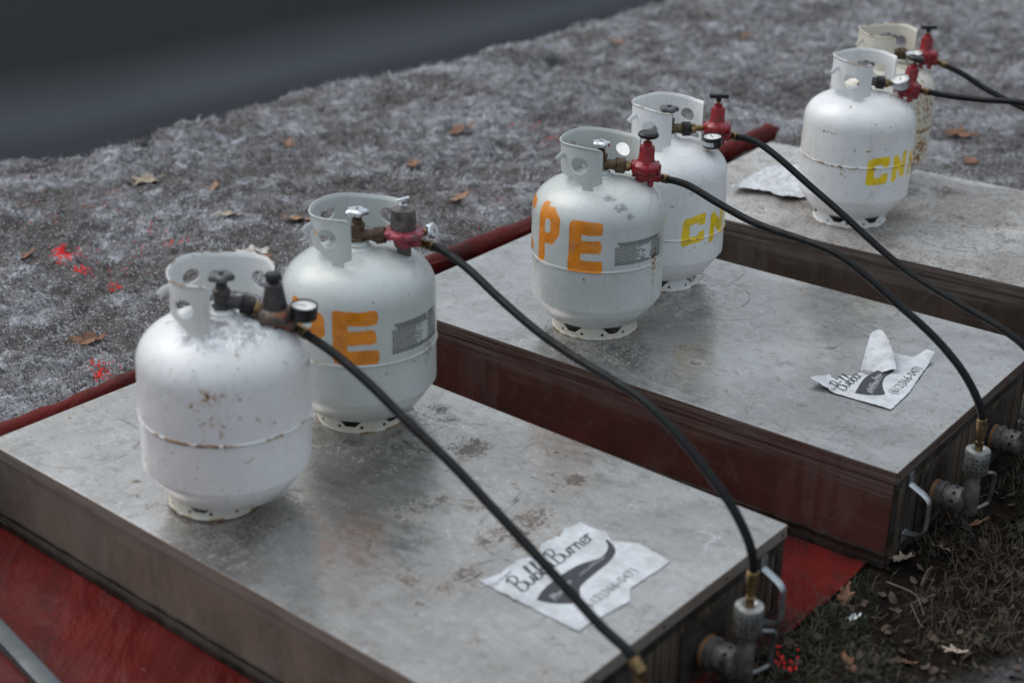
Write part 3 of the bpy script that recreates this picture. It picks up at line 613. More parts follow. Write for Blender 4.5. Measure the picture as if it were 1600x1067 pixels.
    def mp_ring(U, V):
        a = U/rf+face+mouth.get('foot', .35); r_ = rf+.0035*np.clip(1-V/.004, 0, 1)-V*.05; return np.stack([r_*np.cos(a)+rdx, r_*np.sin(a), V], -1)
    zr = lambda U, V: 0*U
    sdf_sheet('foot_ring', 0, L, 0, .034, .0014, sd_ring, mp_ring, MC, root, .0028, attrs=dict(paint=zr, dirt=zr, rust=lambda U, V: .55*np.exp(-V/.003)*sst(.4, .6, fbm(U*60, V*10, 470+i, 1, 3))+.15))
    # collar
    rc = .0885; a0 = math.radians(-92)+.0; C0 = math.radians(mouth.get('open', 8)) # sheet runs from the back-right edge round the back to the front edge
    span = math.radians(360+mouth.get('end', -90)-mouth.get('open', 8)); Lc = span*rc; zt = mouth.get('top', .462)
    def oval(U, V, uc, vc, a, b): return (np.hypot((U-uc)/a, (V-vc)/b)-1)*min(a, b)
    uend = Lc; au = lambda deg: (math.radians(deg)-C0)*rc
    feet = [au(249), au(130), au(12)]
    def sd_col(U, V):
        bx = np.abs(U-Lc/2)-Lc/2+.010; ty = V-(zt-.010); s = np.where((bx > 0) & (ty > 0), np.hypot(bx, ty)-.010, np.maximum(bx, ty)-.010)
        by = (.3835-V); s2 = np.maximum(np.abs(U-Lc/2)-Lc/2, by)
        ft = np.full(U.shape, 1e9)
        for fx in feet: ft = np.minimum(ft, np.maximum(np.abs(U-fx)-.0125-np.clip(V-.369, 0, .02)*2.2, .356-V))
        s = np.maximum(s, np.minimum(by, ft))
        for dg, zc, a, b in ((234, .413, .0225, .0175), (50, .415, .0205, .0165), (140, .420, .020, .013)): s = np.maximum(s, -oval(U, V, au(dg), zc, a, b))
        return s
    def mp_col(U, V):
        a = U/rc+C0; rr_ = rc+.0028*sst(.008, 0, zt-V)+.0025*np.sin(2*a+i)*sst(.36, .46, V); lift = .0032*np.sin(a*3+i)
        return np.stack([rr_*np.cos(a)+collar_dx, rr_*np.sin(a), V+lift*sst(.38, .46, V)], -1)
    MK_ = tank_mat('collar_enamel', tuple(min(1, x*1.0) for x in base) if i else (.74, .75, .74), warm, rustamt, off=i*1.3+2, gloss=.38)
    co = sdf_sheet('collar', 0, Lc, .348, zt, .0015, sd_col, mp_col, MK_, root, .0026,
              attrs=dict(paint=lambda U, V: (.9*np.exp(-(((U-au(214))/.005)**2+((V-.42)/.004)**2)) if i == 1 else 0*U), dirt=lambda U, V: .55*np.exp(-(V-.34)/.008)+.2+0*U,
                         rust=lambda U, V: rustamt*np.maximum(.75*np.exp(-(zt-V)/.0035)*sst(.45, .62, fbm(U*50, V*20, 480+i, 1, 3)), .9*np.exp(-np.abs(V-.345)/.006)*.8)))
    ear = MB(); ea = math.radians(200)
    ex_, ey_ = math.cos(ea), math.sin(ea)
    ear.tube(spline([(rc*.98*ex_+collar_dx, rc*.98*ey_-.006, zt-.024), ((rc+.008)*ex_+collar_dx, (rc+.008)*ey_-.006, zt-.027), ((rc+.017)*ex_+collar_dx, (rc+.017)*ey_-.006, zt-.035), ((rc+.020)*ex_+collar_dx, (rc+.020)*ey_-.004, zt-.038)], 5), .0065, 10, flat=(0, .3, 1))
    ear.build('collar_lug', MK_, co)
    # neck weld, valve and handwheel
    nk = MB(); nk.lathe([(.034, .358), (.033, .371), (.024, .3755), (.0235, .381), (.019, .382), (.019, .386)], Matrix(), 32); nk.build('neck_flange', MK_, root)
    va = MB(); va.lathe([(.017, .380), (.0175, .384), (.014, .388), (.014, .412), (.016, .414), (.016, .421), (.011, .424), (.010, .432), (.006, .434), (.006, .442)], Matrix(), 16)
    va.lathe([(.017, .383), (.0185, .385), (.0185, .391), (.0165, .393)], Matrix(), 6)
    ya = mouth.get('yaw', 0.); dv = Vector((math.cos(ya), math.sin(ya), -.04))
    va.lathe([(.0115, .006), (.0115, .030), (.0135, .031), (.0135, .036)], along((0, 0, .398), dv), 20)
    va.lathe([(.006, .0), (.006, .018), (.008, .019), (.008, .024), (.003, .025)], along((0, 0, .402), (-.5, .8, .1)), 10)
    vo = va.build('valve', M_brown if i not in (0, 4) else M_darkcone, root)
    hw = MB(); V_, Fs = [], []
    nseg = 40
    rings = [(0.2, .451), (.55, .4525), (.85, .4515), (1.0, .447), (.95, .441), (.6, .440), (.25, .436)]
    for k in range(nseg):
        a = 2*math.pi*k/nseg; rad = (.0225+.0028*math.cos(5*a))*(.92 if i == 2 else 1)
        for q, zq in rings: V_.append((rad*q*math.cos(a), rad*q*math.sin(a), zq))
    nr_ = len(rings)
    for k in range(nseg):
        j = (k+1) % nseg
        for t_ in range(nr_-1): Fs.append((k*nr_+t_, j*nr_+t_, j*nr_+t_+1, k*nr_+t_+1))
    Fs.append(tuple(k*nr_ for k in range(nseg))); hw.add(V_, Fs); hw.lathe([(.005, .452), (.0045, .456), (0, .4565)], Matrix(), 6)
    ho = hw.build('handwheel', wheelmat, vo, 50)
    if printed:
        p0, z0, p1, z1 = printed; rl_ = .1566
        lb = MB(); pr = MB()
        def cyl(u_, v_, r_): a = face+math.radians(p0+(p1-p0)*u_); return (r_*math.cos(a), r_*math.sin(a), z0+(z1-z0)*v_)
        rnd = random.Random(i)
        def quad(u0, u1, v0, v1):
            if v1 > v0: 
                n_ = max(1, int((u1-u0)*30)); 
                for q in range(n_):
                    a_, b_ = u0+(u1-u0)*q/n_, u0+(u1-u0)*(q+1)/n_; pr.add([cyl(a_, v0, rl_), cyl(b_, v0, rl_), cyl(b_, v1, rl_), cyl(a_, v1, rl_)], [(0, 1, 2, 3)])
        rows = 16
        for k in range(rows):
            v0 = 1-(k+.80)/rows; v1 = v0+.42/rows; uu = .0
            head = k < 3; foot_ = k >= rows-2
            lo, hi = (.04+.02*k, .97-.03*k) if head else (.0, 1)
            uu = lo
            while uu < hi:
                wd = rnd.uniform(.018, .05); gap_ = .009
                midwhite = (.38 < uu < .66) and not head and not foot_ and ((4 <= k <= 20))
                if head or foot_ or not midwhite or (rnd.random() < .42 and uu < .55):
                    if not (.66 < uu < .68): quad(uu, min(uu+wd, hi), v0, v1 if not (head or foot_) else v0+.55/rows)
                uu += wd+gap_
        pr.build('small_print', M_print, root)
    return root
WHITE = (.76, .775, .785); GREYW = (.53, .565, .555)
make_tank(0, (.78, .785, .79), (.74, .70, .64), .85, (.8, .3, .01), [], 'plain white tank without letters, rust flecked, nearest to the camera', M_grey_knob,
          dict(frost=True, open=2, end=-92, rust=[(-12, .285, 16, .02, .62), (-18, .262, 12, .014, .62), (-14, .24, 14, .03, .5), (8, .279, 8, .004, .5), (-8, .190, 16, .0045, 1.0), (-32, .191, 10, .004, .8), (34, .190, 7, .004, .8), (60, .192, 8, .006, .7), (-5, .215, 5, .02, .5)], dirt=[(8, .36, 40, .012, .5), (20, .07, 14, .012, .8)], foot=.15, top=.460), gloss=.34, dirt=.22)
make_tank(1, GREYW, (.55, .55, .47), .35, (.78, .25, .006),
          [('E', -20, 12, .190, .288, .0145, 0.0), ('P', -56, -29, .195, .290, .0145, -.02)], 'grey white tank with orange letters and a chrome handwheel, beside the plain white tank', M_chrome,
          dict(open=4, end=-92, rust=[(42, .167, 4, .004, .9), (52, .19, 12, .006, .8), (-32, .18, 6, .003, .7), (8, .078, 4, .004, .8)], dirt=[(60, .175, 14, .05, .85), (-10, .352, 20, .012, .5), (30, .30, 12, .03, .5), (18, .335, 25, .02, .6)], foot=.25, top=.455), gloss=.24, printed=(23, .198, 74, .262))
make_tank(2, GREYW, (.55, .54, .46), .4, (.78, .25, .006),
          [('E', -23, 3, .195, .302, .0145, 0.0), ('P', -58, -36, .205, .318, .0125, 0.0), ('C', -112, -74, .205, .318, .0115, 0)], 'grey white tank with orange letters, red regulator beside it, on the middle box', M_chrome,
          dict(open=6, end=-90, rust=[(58, .19, 4, .12, .62), (42, .068, 7, .008, .95), (55, .2, 3, .03, .8), (-5, .068, 5, .005, .7), (0, .345, 5, .004, .5)], dirt=[(22, .335, 14, .014, .98), (12, .352, 14, .01, .9), (28, .318, 9, .012, .95), (38, .07, 20, .01, .8), (-45, .09, 16, .008, .8), (0, .085, 60, .012, .45)], foot=-.05, top=.457), gloss=.22, printed=(15, .207, 66, .262), res=720)
make_tank(3, WHITE, (.66, .62, .54), .68, (.95, .66, .004),
          [('K', 19, 40, .146, .205, .0094, .18), ('N', 50, 70, .146, .205, .0086, .35), ('N', 78, 96, .15, .21, .0076, .3)], 'white tank with small yellow letters, behind the orange lettered tank on the middle box', M_grey_knob,
          dict(open=10, end=-90, rust=[(5, .245, 6, .004, .8), (52, .065, 10, .012, .95), (28, .07, 8, .008, .7), (30, .157, 16, .003, .7)], dirt=[(50, .06, 16, .01, .8)], foot=.5, top=.462), gloss=.3)
make_tank(4, WHITE, (.66, .60, .50), .78, (.95, .66, .004),
          [('K', 14, 34, .150, .214, .0096, .10), ('N', 43, 60, .158, .216, .0086, .22), ('N', 69, 86, .16, .216, .0076, .2)], 'clean white tank with small yellow letters, standing on the farthest box', M_grey_knob,
          dict(open=6, end=-90, rust=[(-32, .282, 16, .003, .8), (-20, .193, 26, .004, .95), (4, .085, 4, .006, .95), (25, .07, 16, .008, .6), (-10, .192, 8, .004, 1)], dirt=[(0, .36, 60, .01, .35)], foot=.2, top=.468), gloss=.3)
make_tank(5, (.66, .63, .55), (.60, .48, .30), 1.25, (.95, .66, .004), [], 'rusty cream tank, farthest of all, half hidden behind a white tank', M_grey_knob,
          dict(open=6, end=-90, rust=[(55, .12, 22, .06, 1.1), (20, .31, 50, .03, .8), (60, .25, 25, .06, .8), (40, .19, 60, .008, 1.1)], foot=.5, top=.466), gloss=.4, dirt=.5)

# ------------------------------------------------------------------ regulators
def regulator(i, style, yaw, dx, zc, label, gauge=None, knob='round', tilt=0):
    """origin at the tank valve; body centre dx along the outlet at height zc"""
    cx, cy = TK[i]; root = empty('regulator', (cx, cy, ZT), yaw, label=label, cat='gas regulator', group='gas regulators on the tank valves')
    if i in LEAN: root.rotation_euler.y = LEAN[i]; root.location.z += .0036
    mats = dict(red=(M_red, M_red), grey=(M_redgrey, M_cast), rust=(M_rustcast, M_darkcone))[style]
    cp = MB(); z0 = .3965; z1 = zc
    d = Vector((dx-.036, 0, z1-z0)).normalized(); org = (.034, 0, z0-.001)
    big = .0175 if style == 'grey' else .0185
    cp.lathe([(.012, 0), (big-.002, .001), (big, .003)]+[(big-(.0011 if k % 2 else 0), .003+k*.0022) for k in range(1, 9)]+[(big-.003, .023), (.012, .024)], along(org, d), 24)
    cp.build('coupling_nut', M_black if i in (0, 3, 4) else M_brown, root)
    pp = MB(); pp.lathe([(.0085, .022), (.0125, .023), (.0125, .034), (.009, .035)], along(org, d), 6); pp.lathe([(.0078, .033), (.0078, .06)], along(org, d), 14); pp.build('inlet_pipe', M_brass, root)
    K = T(dx, 0, zc) @ Matrix.Rotation(R(tilt), 4, 'Y')
    if style == 'red':
        b = MB(); b.lathe([(.012, -.031), (.020, -.030), (.023, -.024), (.024, -.014), (.031, -.010), (.0345, -.008), (.036, -.005), (.036, .0045), (.034, .008), (.0275, .0115), (.021, .015), (.0185, .020), (.0175, .046), (.0155, .051), (.0105, .053), (.010, .060), (.0065, .061)], K, 36)
        for k in range(6):
            a = math.pi/6+k*math.pi/3; b.lathe([(.0045, -.010), (.0045, .0085), (.003, .0105), (0, .011)], K @ T(.0325*math.cos(a), .0325*math.sin(a), 0), 8)
        b.lathe([(.0135, .012), (.0135, .034), (.011, .0355)], K @ along((0, 0, -.019), (1, 0, -.1)), 14)
        b.lathe([(.0125, .010), (.0125, .030)], K @ along((0, 0, -.012), (-1, 0, 0)), 14)
        for yy in (-.013, .013): b.lathe([(.007, .0), (.0075, .014), (.005, .016)], K @ along((yy, -.008, -.028), (0, -.2, -1)), 10)
        bo = b.build('regulator_body', M_red, root)
        rp_ = MB(); rp_.lathe([(.0185, .0165), (.0192, .0175), (.0192, .020), (.0186, .021)], K, 30); rp_.build('dust_ring', M_red, bo)
        st = MB(); st.lathe([(.0048, .058), (.0048, .072)], K, 12); st.build('adjusting_screw', M_brass, root)
        k_ = MB()
        if knob == 'round':
            k_.lathe([(.008, .068), (.020, .070), (.0235, .0735), (.024, .078), (.0205, .0825), (.012, .0835), (0, .0825)], K, 32)
        else:
            k_.lathe([(.0065, .066), (.0065, .074), (.010, .075)], K, 14); k_.box((-.0235, -.010, .0745), (.0235, .010, .0845), K, bev=.003)
        k_.build('adjusting_knob', M_black, root)
    elif style == 'grey':
        b = MB(); b.lathe([(.014, -.030), (.019, -.028), (.022, -.012), (.034, -.007), (.0415, -.004), (.0425, 0), (.0415, .004), (.034, .0065), (.026, .009)], K, 40)
        for k in range(8):
            a = k*math.pi/4; b.lathe([(.004, -.007), (.004, .0065), (0, .008)], K @ T(.038*math.cos(a), .038*math.sin(a), 0), 8)
        b.lathe([(.0125, .012), (.0125, .032), (.010, .034)], K @ along((0, 0, -.017), (1, 0, -.05)), 14)
        b.build('regulator_body', M_redgrey, root)
        c = MB(); c.lathe([(.026, .007), (.0265, .010), (.0245, .046), (.0235, .050), (.010, .0515)], K, 36); c.build('spring_housing', M_cast, root); c = MB(); c.lathe([(.0145, -.058), (.0145, -.030)], K, 20); c.build('lower_stem', M_cast, root)
        s = MB(); s.lathe([(.0085, .050), (.0085, .058), (.004, .059), (.004, .066)], K, 6); s.tube([K @ Vector((-.012, 0, .066)), K @ Vector((.0125, .004, .0715))], .0036, 10); s.build('wing_bolt', M_chrome, root)
        t_ = MB(); t_.tube([K @ Vector((.034, .01, -.004)), K @ Vector((.062, .012, .001))], .0075, 12); t_.build('side_port', M_brass, root)
        t_ = MB(); t_.lathe([(.013, 0), (.0165, .003), (.0165, .008), (.013, .011), (0, .011)], K @ along((.052, .012, -.001), (.8, -.5, .35)), 18); t_.build('port_cap', M_chrome, root)
    else:
        b = MB(); b.lathe([(.012, -.028), (.018, -.026), (.023, -.014), (.032, -.009), (.034, -.004), (.033, .003), (.029, .008), (.020, .012)], K, 28)
        for k in range(5):
            a = .3+k*math.pi*2/5; b.lathe([(.006, -.012), (.006, .006), (.004, .009), (0, .0095)], K @ T(.031*math.cos(a), .031*math.sin(a), 0), 8)
        b.lathe([(.0125, .012), (.0125, .034), (.010, .036)], K @ along((0, 0, -.018), (1, 0, -.2)), 14)
        b.lathe([(.011, .012), (.011, .040)], K @ along((0, 0, -.004), (-1, 0, .05)), 14)
        b.build('regulator_body', M_rustcast, root)
        c = MB(); c.lathe([(.0225, .009), (.022, .014), (.0155, .055), (.012, .058), (.006, .059), (.006, .066)], K, 28); c.build('spring_housing', M_darkcone, root)
        c = MB(); c.lathe([(.011, .062), (.0145, .063), (.016, .070), (.013, .076), (0, .077)], K, 8); c.build('adjusting_knob', M_black, root)
    if gauge:
        gx, gy, gz, nrm, metal = gauge; Kg = along((gx, gy, gz), nrm)
        g1 = MB(); g1.lathe([(.012, -.024), (.0225, -.0235), (.0238, -.021), (.0238, -.004), (.0245, -.003), (.0245, .002), (.0215, .0025), (.0212, -.0015)], Kg, 36)
        e_ = Vector((dx, 0, zc-.004)); s_ = Kg @ Vector((0, 0, -.015))
        g1.tube([e_, (e_+s_)/2+Vector((0, 0, -.004)), s_], .0055, 10)
        go = g1.build('gauge', M_steel if metal else M_black, root)
        f1 = MB(); f1.lathe([(.0215, -.0012), (.0213, 0.0002)], Kg, 32); f1.build('dial_face', M_white, go)
        f2 = MB(); f2.box((-.001, -.004, .0004), (.001, .014, .0009), Kg @ Matrix.Rotation(.7, 4, 'Z'))
        for k in range(11):
            f2.box((-.0005, .0150, .0004), (.0005, .0185, .0008), Kg @ Matrix.Rotation(R(-130+k*26), 4, 'Z'))
        f2.build('needle', M_black, go)
        if i in (3, 4):
            st_ = MB()
            for k in range(6):
                a0_ = R(-145+k*14); a1_ = a0_+R(14)
                st_.add([Kg @ Vector((.0242*math.cos(a_), .0242*math.sin(a_), zz_)) for a_, zz_ in ((a0_, -.018), (a1_, -.018), (a1_, -.007), (a0_, -.007))], [(0, 1, 2, 3)])
            st_.build('gauge_sticker', M_paper, go)
    return root
regulator(0, 'rust', .0, .094, .381, 'rusty grey regulator with dark cone and black gauge on the plain white tank', gauge=(.147, -.012, .402, (.05, -.05, 1), False), tilt=-2)
regulator(1, 'grey', .0, .092, .403, 'pinkish grey regulator with wide disc and wing bolt on the chrome wheeled tank', tilt=0)
regulator(2, 'red', .0, .104, .392, 'red regulator with round black knob and no gauge, middle box front tank', knob='round', tilt=2)
regulator(3, 'red', .0, .121, .401, 'red regulator with flat black knob and black gauge turned up, middle box rear tank', knob='bar', gauge=(.104, -.055, .392, (-.05, -.1, 1), False), tilt=0)
regulator(4, 'red', .0, .124, .388, 'red regulator leaning right, with silver topped gauge, on the front tank of the farthest box', knob='round', gauge=(.093, -.03, .412, (-.28, -.25, 1), True), tilt=10)
regulator(5, 'red', .0, .117, .395, 'red regulator on the rusty tank, farthest of all', knob='bar', gauge=(.075, -.03, .402, (-.1, -.2, 1), True), tilt=0)

# ------------------------------------------------------------------ hoses
def hose(i, st, bx, sv, prof, label):
    cx, cy = TK[i]; e, n = frame(bx); end = Vector((*NR[bx], 0))+e*.085+n*sv; s = Vector((cx+st, cy, 0))
    pts = [Vector((s.x+(end.x-s.x)*t, s.y+(end.y-s.y)*t, ZT+z)) for t, z in prof]
    root = empty('gas_hose', pts[0], label=label, cat='gas hose', group='black gas hoses from tank to burner')
    P = spline([p-pts[0] for p in pts], 8)
    hb = MB(); hb.tube(P, .0083, 14); hb.build('hose', M_hose, root)
    f = MB(); d = (P[2]-P[0]).normalized(); f.lathe([(.0085, -.026), (.0098, -.0255), (.0098, -.012), (.0088, -.0115), (.0088, .004), (.0105, .005), (.0105, .020), (.0088, .021)], along(P[0], d), 14); f.build('hose_fitting', M_brass, root)
    f = MB(); d = (P[-3]-P[-1]).normalized(); f.lathe([(.0085, -.004), (.0105, -.0035), (.0105, .020), (.0085, .021)], along(P[-1], d), 14); f.build('hose_fitting', M_brass, root)
hose(0, .149, 0, .2, [(0, .3485), (.12, .334), (.236, .308), (.347, .274), (.483, .236), (.595, .197), (.703, .158), (.808, .119), (.90, .085), (.967, .068), (1, .046)], 'nearest black gas hose, sagging from the plain white tank to the near box edge')
hose(1, .140, 0, .52, [(0, .377), (.056, .380), (.146, .366), (.253, .336), (.377, .307), (.495, .292), (.607, .284), (.696, .274), (.784, .245), (.87, .203), (.938, .163), (.985, .115), (1.0, .073), (1.0, .046)], 'black gas hose arching from the pinkish grey regulator to the nearest box')
hose(2, .140, 1, .2, [(0, .366), (.088, .368), (.196, .347), (.321, .327), (.478, .322), (.573, .313), (.659, .284), (.744, .249), (.837, .21), (.912, .167), (.961, .125), (.992, .083), (1.0, .046)], 'black gas hose arching over the torn paper to the middle box burner')
hose(3, .158, 1, .52, [(0, .379), (.08, .383), (.161, .361), (.276, .314), (.388, .269), (.497, .222), (.602, .182), (.702, .158), (.798, .139), (.881, .123), (.95, .100), (.99, .07), (1.0, .046)], 'black gas hose running from the rear tank of the middle box past its far corner')
hose(4, .167, 2, .2, [(0, .372), (.097, .374), (.213, .382), (.369, .396), (.55, .38), (.72, .31), (.87, .2), (.96, .12), (1, .046)], 'black gas hose leaving to the right from the clean white tank with yellow letters')
hose(5, .167, 2, .52, [(0, .366), (.079, .350), (.154, .325), (.227, .306), (.321, .286), (.5, .26), (.7, .22), (.87, .16), (.96, .11), (1, .046)], 'farthest black gas hose, dropping to the right from the rusty tank')

# ------------------------------------------------------------------ papers
GL = {'B': (.62, [[(.18, 1.0), (.12, .5), (.06, 0)], [(-.02, .86), (.2, 1.04), (.5, .95), (.45, .66), (.18, .54), (.5, .46), (.54, .14), (.28, -.03), (.0, .08)]]),
      'u': (.46, [[(.0, .42), (.02, .1), (.15, 0), (.3, .15), (.38, .45), (.36, .1), (.48, .05)]]),
      'b': (.42, [[(.0, .08), (.14, .6), (.26, .98), (.14, .95), (.08, .1), (.22, 0), (.36, .16), (.28, .42), (.10, .3)]]),
      'a': (.48, [[(.35, .4), (.15, .45), (.02, .2), (.12, 0), (.3, .15), (.38, .45), (.36, .1), (.48, .03)]]),
      'r': (.38, [[(0, .4), (.09, .45), (.06, 0)], [(.07, .25), (.2, .45), (.35, .40)]]),
      'n': (.46, [[(0, .4), (.08, .42), (.05, 0)], [(.07, .25), (.22, .45), (.32, .35), (.32, .05), (.46, .03)]]),
      'e': (.38, [[(.04, .2), (.3, .26), (.27, .43), (.12, .43), (.03, .2), (.15, 0), (.38, .08)]]),
      ' ': (.30, [])}
def script(mb, text, x, y, size, mp, ang=0, wd=.038):
    ca, sa = math.cos(ang), math.sin(ang); cx = 0
    for ch in text:
        adv, strokes = GL[ch]
        for st in strokes:
            P = spline([(q[0]+q[1]*.22+cx, q[1], 0) for q in st], 6); n_ = len(P)
            V = []
            for k, p in enumerate(P):
                t_ = (P[min(k+1, n_-1)]-P[max(k-1, 0)]).normalized(); nn = Vector((-t_.y, t_.x, 0)); w_ = wd*(.55+.6*abs(t_.y))
                for sg in (-1, 1):
                    q = (p+nn*w_*sg)*size; V.append(mp(x+q.x*ca-q.y*sa, y+q.x*sa+q.y*ca))
            mb.add(V, [(2*k, 2*k+2, 2*k+3, 2*k+1) for k in range(n_-1)])
        cx += adv
def typed(text, x, y, size, mp, ang=0, shear=0, sx=1):
    cu = bpy.data.curves.new('t', 'FONT'); cu.body = text; cu.size = size; cu.resolution_u = 3; cu.space_character = 1.05
    ob = bpy.data.objects.new('t', cu); sc.collection.objects.link(ob); dg = bpy.context.evaluated_depsgraph_get(); me = ob.evaluated_get(dg).to_mesh()
    ca, sa = math.cos(ang), math.sin(ang)
    V = []
    for v in me.vertices:
        qx = (v.co.x+shear*v.co.y)*sx; qy = v.co.y; V.append(mp(x+qx*ca-qy*sa, y+qx*sa+qy*ca))
    Fs = [tuple(p.vertices) for p in me.polygons]; ob.evaluated_get(dg).to_mesh_clear(); bpy.data.objects.remove(ob); bpy.data.curves.remove(cu); return V, Fs
def paper(bx, outline, label, warp, items):
    root = empty('paper_sheet', (*NR[bx], ZT), TH[bx], label=label, cat='paper', group='torn paper flyers on the boxes')
    pl = [(b, -a) for a, b in outline]                      # text frame: x = b, y = -a
    fm = lambda U, V: np.stack([-V, U, warp(U, V)+.0012], -1)
    us = [q[0] for q in pl]; vs = [q[1] for q in pl]
    # tear the outline: jitter
    rr = random.Random(bx+5); jag = []
    for k in range(len(pl)):
        a = Vector(pl[k]); b = Vector(pl[(k+1) % len(pl)]); n_ = max(1, int((b-a).length/.006))
        for t_ in range(n_): 
            p = a.lerp(b, t_/n_); jag.append((p.x+rr.uniform(-1, 1)*(.0008 if p.y < .20 else .0020), p.y+rr.uniform(-1, 1)*(.0008 if p.y < .20 else .0024)))
    sdf_sheet('paper', min(us)-.003, max(us)+.003, min(vs)-.003, max(vs)+.003, .0022, poly_sdf(jag), fm, M_paper, root, .0003)
    mp = lambda x, y: (-y, x, float(warp(np.array([x]), np.array([y]))[0])+.0019)
    items(root, mp)
    return root
def swoosh(mb, pts, mp, lift=0):
    sdf = poly_sdf([tuple(p[:2]) for p in spline([(q[0], q[1], 0) for q in pts]+[(pts[0][0], pts[0][1], 0)], 5)][:-1])
    return sdf
def add_swoosh(root, pts, mp, warp):
    U = [q[0] for q in pts]; V = [q[1] for q in pts]; sdf = swoosh(None, pts, mp)
    sdf_sheet('swoosh', min(U)-.01, max(U)+.01, min(V)-.01, max(V)+.01, .0022, sdf, lambda u, v: np.stack([-v, u, warp(u, v)+.0017], -1), M_ink, root)
def scribble(mb, x0, y0, dx, dy, n_, size, mp, rnd, slant=.3):
    for k in range(n_):
        x = x0+dx*k/n_; y = y0+dy*k/n_; hgt = size*rnd.uniform(.5, 1)
        P = [(x, y), (x+size*slant*.6, y+hgt), (x+size*.32, y+hgt*.45), (x+size*.5, y+hgt*.7)]
        for a, b in zip(P[:-1], P[1:]):
            d = Vector((b[0]-a[0], b[1]-a[1])).normalized(); nn = Vector((-d.y, d.x))*size*.06
            mb.add([mp(a[0]-nn.x, a[1]-nn.y), mp(b[0]-nn.x, b[1]-nn.y), mp(b[0]+nn.x, b[1]+nn.y), mp(a[0]+nn.x, a[1]+nn.y)], [(0, 1, 2, 3)])
w1 = lambda U, V: .0003*np.sin(U*40)*np.sin(V*50)+.0003
def items1(root, mp):
    add_swoosh(root, [(.292, .192), (.300, .170), (.312, .152), (.327, .138), (.345, .140), (.372, .160), (.41, .166), (.47, .171), (.506, .185), (.523, .213), (.520, .218), (.505, .201), (.47, .190), (.42, .205), (.36, .207), (.32, .202)], mp, w1)
    m_ = MB(); script(m_, 'Bubba ', .293, .224, .044, mp, 0.06); script(m_, 'Burner', .402, .231, .043, mp, .05); m_.build('script_lettering', M_ink, root)
    V, Fs = typed('(612)366-0471', .325, .108, .026, mp, .03, 0, .96); m_ = MB(); m_.add(V, Fs); m_.build('phone_number', M_inkfaint, root)
    up = lambda x, y: tuple(Vector(mp(x, y))+Vector((0, 0, .0004))); m_ = MB(); scribble(m_, .312, .165, .062, .012, 8, .019, up, random.Random(2)); scribble(m_, .40, .180, .075, .002, 13, .010, up, random.Random(4)); m_.build('tagline', M_printwhite, root)
    V, Fs = typed('The Original', .276, .272, .010, mp, .1, .2); m_ = MB(); m_.add(V, Fs); m_.build('small_heading', M_inkfaint, root)
paper(0, [(-0.304, 0.272), (-0.082, 0.268), (-0.084, 0.296), (-0.071, 0.394), (-0.093, 0.425), (-0.089, 0.54), (-0.165, 0.552), (-0.21, 0.527), (-0.23, 0.544), (-0.289, 0.539), (-0.298, 0.499), (-0.289, 0.478), (-0.299, 0.435), (-0.279, 0.402), (-0.293, 0.375), (-0.294, 0.341), (-0.29, 0.31)],
      'flat weathered white flyer with script lettering and phone number on the nearest box', w1, items1)
def w2(U, V): return .0007*np.sin(U*60)*np.sin(V*50)+.0010+.013*np.clip((U-.485-(V-.15)*.25)/.06, 0, 1)**1.6+.010*np.clip((.262-U)/.02, 0, 1)**1.5*0+.012*np.clip((V-.262)/.06, 0, 1)*np.clip((.33-U)/.06, 0, 1)
def items2(root, mp):
    add_swoosh(root, [(.268, .222), (.276, .200), (.290, .182), (.306, .170), (.325, .182), (.355, .198), (.386, .206), (.42, .205), (.449, .211), (.470, .222), (.486, .246), (.480, .250), (.46, .240), (.43, .232), (.39, .238), (.35, .240), (.30, .230)], mp, w2)
    m_ = MB(); script(m_, 'Bubba', .262, .246, .040, mp, 0.02); m_.build('script_lettering', M_ink, root)
    V, Fs = typed('(612)366-0471', .318, .150, .029, mp, .06, 0, .93); V2 = [(v[0], v[1], v[2]) for v in V]; m_ = MB(); m_.add(V2, Fs); m_.build('phone_number', M_ink, root)
    up = lambda x, y: tuple(Vector(mp(x, y))+Vector((0, 0, .0004))); m_ = MB(); scribble(m_, .290, .190, .10, .022, 10, .026, up, random.Random(3)); m_.build('tagline', M_printwhite, root)
    V, Fs = typed('The Original', .247, .262, .011, mp, .15, .2); m_ = MB(); m_.add(V, Fs); m_.build('small_heading', M_inkfaint, root)
    # torn tongue folded up and back
    def fmap(U, V):            # U along the tongue, V across
        wv = V*(1-.35*U/.17); a = -.232-.062*U/.17-.020*0; x = -.228-.075*(U/.175); y = .405+.128*(U/.175)
        s = Vector((.155, .075)).normalized(); X = x+wv*s.x; Y = y+wv*s.y
        Z = .004+.034*np.sin(np.clip(U/.175, 0, 1)*1.9)+.008*np.sin(wv*60)-.25*np.abs(wv)*.2+(fbm(U*40+3, wv*40+9, 505, 1, 4, .6)-.5)*.010
        return np.stack([X, Y, Z], -1)
    rr = random.Random(9); ol = [(0, -.042), (.05, -.038), (.10, -.030), (.15, -.022), (.172, -.018), (.185, -.006), (.186, .008), (.172, .02), (.13, .026), (.11, .030), (.05, .036), (.0, .036), (-.008, .01), (-.004, -.02)]
    sdf_sheet('torn_flap', -.02, .19, -.05, .05, .002, poly_sdf(ol), fmap, M_paper, root, .0006)
paper(1, [(-0.324, 0.255), (-0.308, 0.314), (-0.283, 0.300), (-0.283, 0.335), (-0.262, 0.343), (-0.262, 0.375), (-0.235, 0.372), (-0.225, 0.412), (-0.250, 0.470), (-0.257, 0.518), (-0.201, 0.522), (-0.185, 0.560), (-0.165, 0.560), (-0.151, 0.456), (-0.132, 0.346), (-0.127, 0.247), (-0.182, 0.245), (-0.245, 0.242)],
      'torn curled flyer with a flap folded up, under a hose on the middle box', w2, items2)
